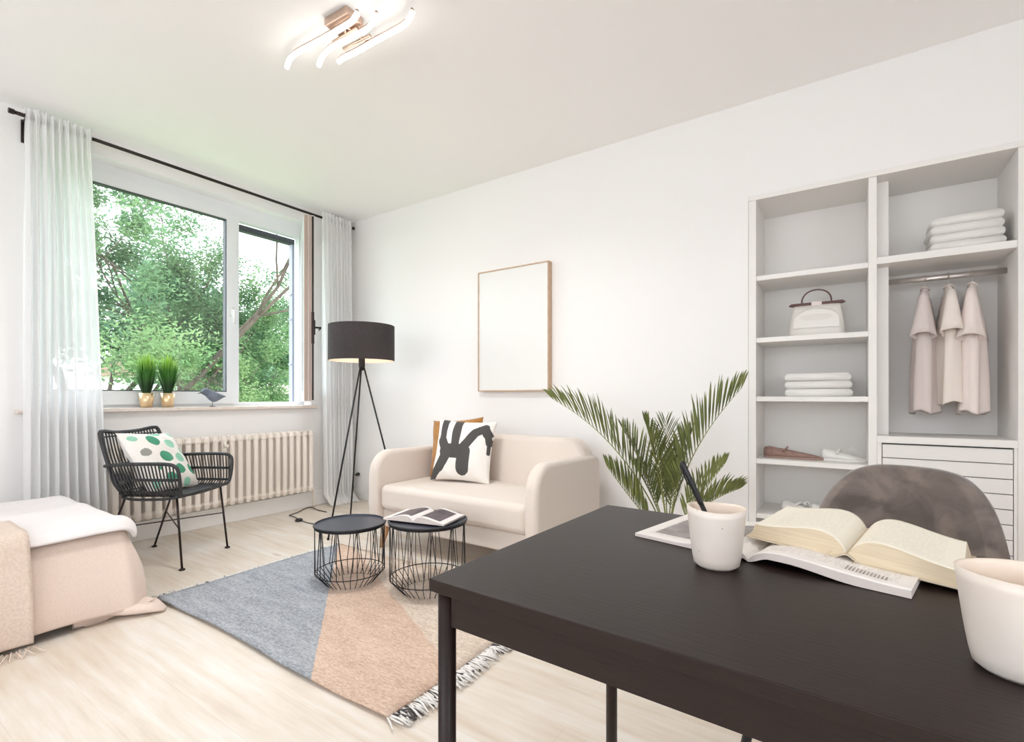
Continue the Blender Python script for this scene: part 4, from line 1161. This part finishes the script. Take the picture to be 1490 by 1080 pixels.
frond(tipat(925, 680, 2.68), (.02, 0, .03), .17, 12, 16, .5, .4, start=.4, tang=.8)
frond(tipat(992, 682, 2.40), (-.01, 0, .03), .16, 13, 16, .5, .5, start=.4, tang=.85)
frond(tipat(985, 655, 2.78), (-.01, 0, .03), .18, 14, 16, .4, .5, start=.4, tang=.85)

# ------------------------------------------------------------------ built-in wardrobe
wd = thing('built_in_wardrobe', 'white built-in open wardrobe with shelves, rail and drawers in the back wall', 'wardrobe', (0, YW, 0))
D = .37
LX0, LX1, RX0w, RX1w = -.430, .100, .136, .657
g = G(); g.box((NX0 + .002, D, 0.001), (NX1 - .002, D + .012, NZ - .002)); g.build('back_panel', M['wardrobe'], wd)
g = G(); g.box((NX0 + .002, -.004, 0.001), (LX0, D, NZ - .03)); g.build('side_panel', M['wardrobe'], wd, bevel=.002)
g = G(); g.box((RX1w, -.004, 0.001), (NX1 - .002, D, NZ - .03)); g.build('side_panel', M['wardrobe'], wd, bevel=.002)
g = G(); g.box((LX1, .0, 0.001), (RX0w, D, NZ - .03)); g.build('divider', M['wardrobe'], wd, bevel=.002)
g = G(); g.box((RX0w, .10, .80), (RX0w + .055, D, NZ - .03)); g.build('inner_upright', M['wardrobe'], wd, bevel=.004)
g = G(); g.box((NX0 + .002, -.008, NZ - .03), (NX1 - .002, D, NZ - .002)); g.build('top_panel', M['wardrobe'], wd, bevel=.002)
def shelf(x0, x1, z, t=.028):
    g = G(); g.box((x0, .004, z - t), (x1, D, z)); g.build('shelf', M['wardrobe'], wd, bevel=.002)
for z in (1.705, 1.345, 1.003, .642, .325): shelf(LX0, LX1, z)
shelf(RX0w, RX1w, 1.725, .036)
g = G(); g.box((RX0w, -.006, .765), (RX1w, D, .80)); g.build('drawer_top', M['wardrobe'], wd, bevel=.002)
for a_, b_ in ((RX0w, RX0w + .02), (RX1w - .012, RX1w)):
    g = G(); g.box((a_, .004, 0.001), (b_, D, .765)); g.build('drawer_frame', M['wardrobe'], wd, bevel=.002)
g = G(); g.box((RX0w + .02, .03, .05), (RX1w - .012, D, .76)); g.build('drawer_carcass', M['gasket'], wd)
zz = .757
for k in range(9):
    g = G(); g.box((RX0w + .023, .004, zz - .0665), (RX1w - .015, .028, zz)); g.build('drawer', M['drawer_line'], wd, bevel=.0012, seg=2); zz -= .0705
g = G(); g.box((LX0, .01, 0.001), (LX1, .03, .09)); g.build('plinth', M['wardrobe'], wd)
RLY = .185
g = G()
rl = []
for x in (RX0w + .055, RX1w): rl.append([(x, RLY + .008 * math.cos(2 * PI * k / 16), 1.622 + .015 * math.sin(2 * PI * k / 16)) for k in range(16)])
g.loft(rl); g.build('hanging_rail', M['rail'], wd, smooth=True)

def hanger(parent):
    g = G()
    hk = [(0, .010 * 0, 0)]
    pts = [(0, .0, -.055), (0, .0, -.02), (0, -.016, .0), (0, -.014, .014), (0, 0, .0205), (0, .014, .014), (0, .016, .002)]
    g.tube(catmull(pts, 5), .0018, 8)
    g.build('hook', M['rail'], parent, smooth=True)
    g = G(); g.tube(catmull([(0, -.105, -.105), (0, -.05, -.072), (0, 0, -.055), (0, .05, -.072), (0, .105, -.105)], 5), .006, 8); g.build('hanger_bar', M['oak'], parent, smooth=True)
def garment(name, X, label, m, L, yaw, sleeve, seed, wmax=.120, slant=0.0):
    t = thing(name, label, 'garment', (X, YW + RLY, 1.620), yaw, group='pale garments hanging on the wardrobe rail')
    hanger(t)
    rnd = random.Random(seed); ph = rnd.uniform(0, 6)
    # body: loops from the shoulders down; local y is the shoulder line, x the (thin) front-back depth
    n = 48; rings = []
    zs = [-.050, -.062, -.080, -.11, -.16, -.22, -.30, -.40, -.50, -.60, -L]
    for z in zs:
        s = (-z - .05) / (L - .05)
        if z > -.07: hy = .035 + (-.05 - z) * 2.2
        elif z > -.12: hy = .062 + (-.062 - z) * 1.0
        else: hy = min(wmax, .112 + .02 * s)
        hx = .014 + .030 * smoothstep(0, .35, s) + .010 * s
        r = []
        for k in range(n):
            a = 2 * PI * k / n; f = 1 + (.30 * smoothstep(.1, .8, s)) * math.sin(6 * a + ph + s * 1.5)
            r.append((hx * math.cos(a) * f + slant * s, hy * math.sin(a) * (1 + .04 * smoothstep(.1, 1, s) * math.sin(5 * a + ph)), z + (.012 * math.sin(3 * a + ph) if z == -L else 0)))
        rings.append(r)
    g = G(); g.loft(rings, cap=False); body_ = g.build('body', m, t, smooth=True, solid=.002, subsurf=1)
    for s_ in (-1, 1):
        rg = []
        for q in range(6):
            f = q / 5; y = s_ * (.092 + .030 * f + .012 * f * f); z = -.092 - sleeve * f; n2 = 20
            ry = .030 + .030 * f; rx = .018 + .030 * f
            rg.append([(rx * math.cos(2 * PI * k / n2) * (1 + .15 * math.sin(4 * 2 * PI * k / n2 + ph) * f), y + ry * math.sin(2 * PI * k / n2) * .75, z - s_ * ry * .30 * math.sin(2 * PI * k / n2) * -1) for k in range(n2)])
        g = G(); g.loft(rg, cap=False); g.build('sleeve', m, body_, smooth=True, solid=.002)
    g = G(); g.tube([(.018 * math.cos(2 * PI * k / 20), .042 * math.sin(2 * PI * k / 20), -.054 - .006 * math.cos(4 * PI * k / 20)) for k in range(20)], .004, 6, closed=True); g.build('collar', m, body_, smooth=True)
    return t
gx = [at(u, 385, Y=YW + RLY).x for u in (1346, 1380, 1415)]
garment('hanging_shirt', gx[0], 'pale mauve short-sleeved shirt hanging leftmost on the wardrobe rail', M['cloth_mauve'], .705, R(-9), .22, 1)
garment('hanging_shirt', gx[1], 'cream short-sleeved shirt hanging in the middle of the wardrobe rail', M['cloth_cream'], .655, R(-1), .21, 2)
garment('hanging_shirt', gx[2], 'blush short-sleeved shirt hanging rightmost on the wardrobe rail', M['cloth_pink'], .705, R(-12), .24, 3)

# folded towels
def towel(w, d, h, seed):
    rnd = random.Random(seed); ph = rnd.uniform(0, 6)
    g = G(); n = 20; prof = []
    # section in x-z: two plies wrapped round the left edge
    for sg in (0,):
        r = h / 2 * .97; z0 = h / 2 - r
        ring = []
        for k in range(9): a = PI / 2 + PI * k / 8; ring.append((-w / 2 + r + r * math.cos(a), r + r * math.sin(a)))
        for k in range(9): a = -PI / 2 + PI * k / 8; ring.append((w / 2 - r + r * math.cos(a), r + r * math.sin(a)))
        rings = []
        for j in range(9):
            y = -d / 2 + d * j / 8; e = 1 - .02 * (j in (0, 8))
            rings.append([(x * e + .002 * math.sin(j + ph), y, z + .0012 * math.sin(6 * x / w * 3 + ph + j)) for x, z in ring])
        g.loft(rings)
    return g
def towels(x, y, z, n, w, d, h, pos, group):
    for k in range(n):
        g = towel(w * (1 - .012 * k), d, h, k + 1); o = g.build('folded_towel', M['towel'], smooth=True); o.location = (x + .004 * math.sin(2.1 * k), y, z + k * (h + .0008)); o.rotation_euler = (0, 0, R(1.5 * math.sin(3 * k + 1)))
        tag(o, pos[k], 'towel', group)
tx = at(1190, 560, Y=YW + .16).x
towels(tx, YW + .155, 1.0042, 3, .325, .22, .043, ['white folded towel at the bottom of the stack of three below the handbag', 'white folded towel in the middle of the stack of three below the handbag', 'white folded towel on top of the stack of three below the handbag'], 'folded towels below the handbag')
tx = at(1400, 340, Y=YW + .16).x
towels(tx, YW + .155, 1.7272, 4, .28, .22, .041, ['white folded towel lowest of the stack of four above the hanging shirts', 'white folded towel second from the bottom of the stack above the hanging shirts', 'white folded towel third from the bottom of the stack above the hanging shirts', 'white folded towel on top of the stack of four above the hanging shirts'], 'folded towels above the hanging shirts')

# handbag
bx = at(1188, 460, Y=YW + .15).x
hb = thing('handbag', 'ivory handbag with a dark bar closure and arched handle on the wardrobe shelf', 'handbag', (bx, YW + .15, 1.346))
g = G(); rings = []; n = 32
for (z, hx, hy) in [(.001, .132, .055), (.008, .138, .060), (.05, .137, .058), (.11, .128, .045), (.16, .118, .022), (.185, .115, .008)]:
    rings.append([(hx * math.copysign(abs(math.cos(2 * PI * k / n)) ** .5, math.cos(2 * PI * k / n)), hy * math.copysign(abs(math.sin(2 * PI * k / n)) ** .6, math.sin(2 * PI * k / n)), z) for k in range(n)])
g.loft(rings); g.build('bag_body', M['bag'], hb, smooth=True)
g = G()
def flap(u, v):
    a = PI * u; x = .112 * math.cos(a) * (1 - 0) ; z = .045 + (.165 - .045) * (1 - (1 - v)) * math.sin(a) ** .55 if True else 0
    yy = -(.062 - .042 * max(0, (z - .05)) / .13)
    return (x, yy, z)
g.grid(flap, 30, 8); g.build('front_pocket', M['bag_flap'], hb, smooth=True, solid=.004)
g = G(); g.tube([(-.138, -.002, .188), (-.125, -.002, .190), (.125, -.002, .190), (.138, -.002, .188)], [.003, .010, .010, .003], 10); cb_ = g.build('closure_bar', M['bag_bar'], hb, smooth=True)
g = G(); g.box((-.024, -.015, .178), (.026, -.011, .201)); g.build('clasp', M['cloth_pink'], cb_)
g = G(); g.tube([(.073 * math.cos(PI * k / 20), .0, .196 + .075 * math.sin(PI * k / 20) ** .8) for k in range(21)], .0042, 8); g.build('handle', M['bag_bar'], hb, smooth=True)

# shoes
def shoe(name, label, loc, L, m, ms, rz, s=1, lace=False, group=None):
    t = thing(name, label, 'shoe', loc, rz, group=group)
    n = 18; rings = []
    for (x, hw, zt) in [(0, .012, .050), (.006, .030, .062), (.03, .037, .066), (.08, .036, .058), (.12, .034, .052), (.15, .040, .046), (.20, .043, .036), (.245, .034, .028), (.275, .020, .020), (.290, .006, .013)]:
        x *= L / .29
        rings.append([(x, hw * math.cos(a_) * s, .012 + max(0, zt - .012) * (max(0, math.sin(a_)) ** .8) if math.sin(a_) > 0 else .012) for a_ in [2 * PI * k / n for k in range(n)]])
    g = G(); g.loft(rings); g.build('upper', m, t, smooth=True)
    g = G(); ol = []
    P = [(0, .014), (.01, .030), (.05, .036), (.12, .032), (.16, .041), (.21, .045), (.255, .034), (.285, .016), (.296, 0)]
    ol = [(x * L / .29, y) for x, y in P] + [(x * L / .29, -y) for x, y in reversed(P[:-1])]
    g.prism(ol, 'z', .0, .012); g.build('sole', ms, t, bevel=.002)
    g = G(); g.tube(catmull([(.10 * L / .29, -.034, .042), (.115 * L / .29, -.02, .058), (.12 * L / .29, 0, .064), (.115 * L / .29, .02, .058), (.10 * L / .29, .034, .042)], 5), .006, 8)
    if lace: g.tube(catmull([(.12, 0, .062), (.14, -.02, .075), (.155, -.012, .062), (.13, 0, .062), (.14, .02, .075), (.158, .012, .06)], 5), .003, 6)
    g.build('tongue_strap', m, t, smooth=True)
    return t
q = at(1103, 668, Y=YW + .12)
shoe('shoe', 'brown suede loafer on the wardrobe shelf, its heel at the left panel', (-.405, YW + .12, .6425), .30, M['shoe_brown'], M['shoe_sole'], R(0))
shoe('shoe', 'white shoe beside the brown loafer on the wardrobe shelf', (-.13 + .02, YW + .15, .6425), .205, M['shoe_white'], M['shoe_white'], R(-6), .9, True)
shoe('shoe', 'white shoe on the lowest wardrobe shelf, the left one of the pair', (-.31, YW + .17, .3255), .26, M['shoe_white'], M['shoe_white'], R(-30), 1, True, 'white shoes on the lowest shelf')
shoe('shoe', 'white shoe on the lowest wardrobe shelf, the right one of the pair', (-.17, YW + .13, .3255), .22, M['shoe_white'], M['shoe_white'], R(10), 1, True, 'white shoes on the lowest shelf')

# ------------------------------------------------------------------ ceiling light
cl = thing('ceiling_light', 'ceiling lamp with three glowing wave-shaped tubes on a metal plate', 'ceiling light')
pc = at(499, 36, z=ZC - .03)
A0, A1, A2 = at(471.6, 37, z=ZC - .035), at(504, 18, z=ZC - .035), at(529, 38, z=ZC - .035)
A3 = A0 + A2 - A1
g = G(); g.add([(p.x, p.y, ZC - .035) for p in (A0, A1, A2, A3)] + [(p.x, p.y, ZC) for p in (A0, A1, A2, A3)], [(0, 1, 2, 3), (7, 6, 5, 4), (0, 4, 5, 1), (1, 5, 6, 2), (2, 6, 7, 3), (3, 7, 4, 0)])
g.build('ceiling_plate', M['chrome'], cl, bevel=.003)
TZc = ZC - .065
paths = [[(417.5, 97.7), (422, 86), (432, 77), (458, 63), (478, 52), (500, 39), (512, 31), (520, 20)],
         [(464, 95), (469, 83), (480, 71), (502, 59), (530, 45), (540, 36), (548, 22)],
         [(493, 90), (500, 84.5), (519.6, 75), (544, 61), (572, 46), (591, 34), (600, 18)]]
for i, P in enumerate(paths):
    cp = catmull([at(u, v, z=TZc) for u, v in P], 8)
    g = G(); g.tube(cp, .0115, 10); lt_ = g.build('light_tube', M['tube'], cl, smooth=True)
    g = G(); g.tube([Vector((p.x, p.y, TZc + .013)) for p in cp], .008, 8); g.build('tube_channel', M['chrome'], lt_, smooth=True)
g = G()
for (a, b) in (((485, 61), (520, 41)), ((500, 71), (539, 52))):
    p, q = at(*a, z=TZc + .02), at(*b, z=TZc + .02); g.tube([p, q], .008, 8)
p, q = at(470, 60, z=TZc + .025), at(535, 72, z=TZc + .025)
ctr = (A0 + A2) / 2
for (u, v) in ((480, 51), (505, 58), (540, 64)):
    e = at(u, v, z=TZc + .02); g.tube([(ctr.x, ctr.y, ZC - .033), (e.x, e.y, TZc + .018)], .006, 8)
g.build('arm', M['chrome'], cl, smooth=True)
# the lamp's own light, thrown down and sideways by the tubes
for P in paths:
    a_, b_ = at(*P[1], z=TZc), at(*P[-2], z=TZc); m_ = (a_ + b_) / 2
    l = area('ceiling_light_glow', (m_.x, m_.y, TZc - .016), (0, 0, math.atan2(b_.y - a_.y, b_.x - a_.x)), (b_ - a_).length, .03, 3.2, (1.0, .98, .965))
    l.data.spread = R(150)
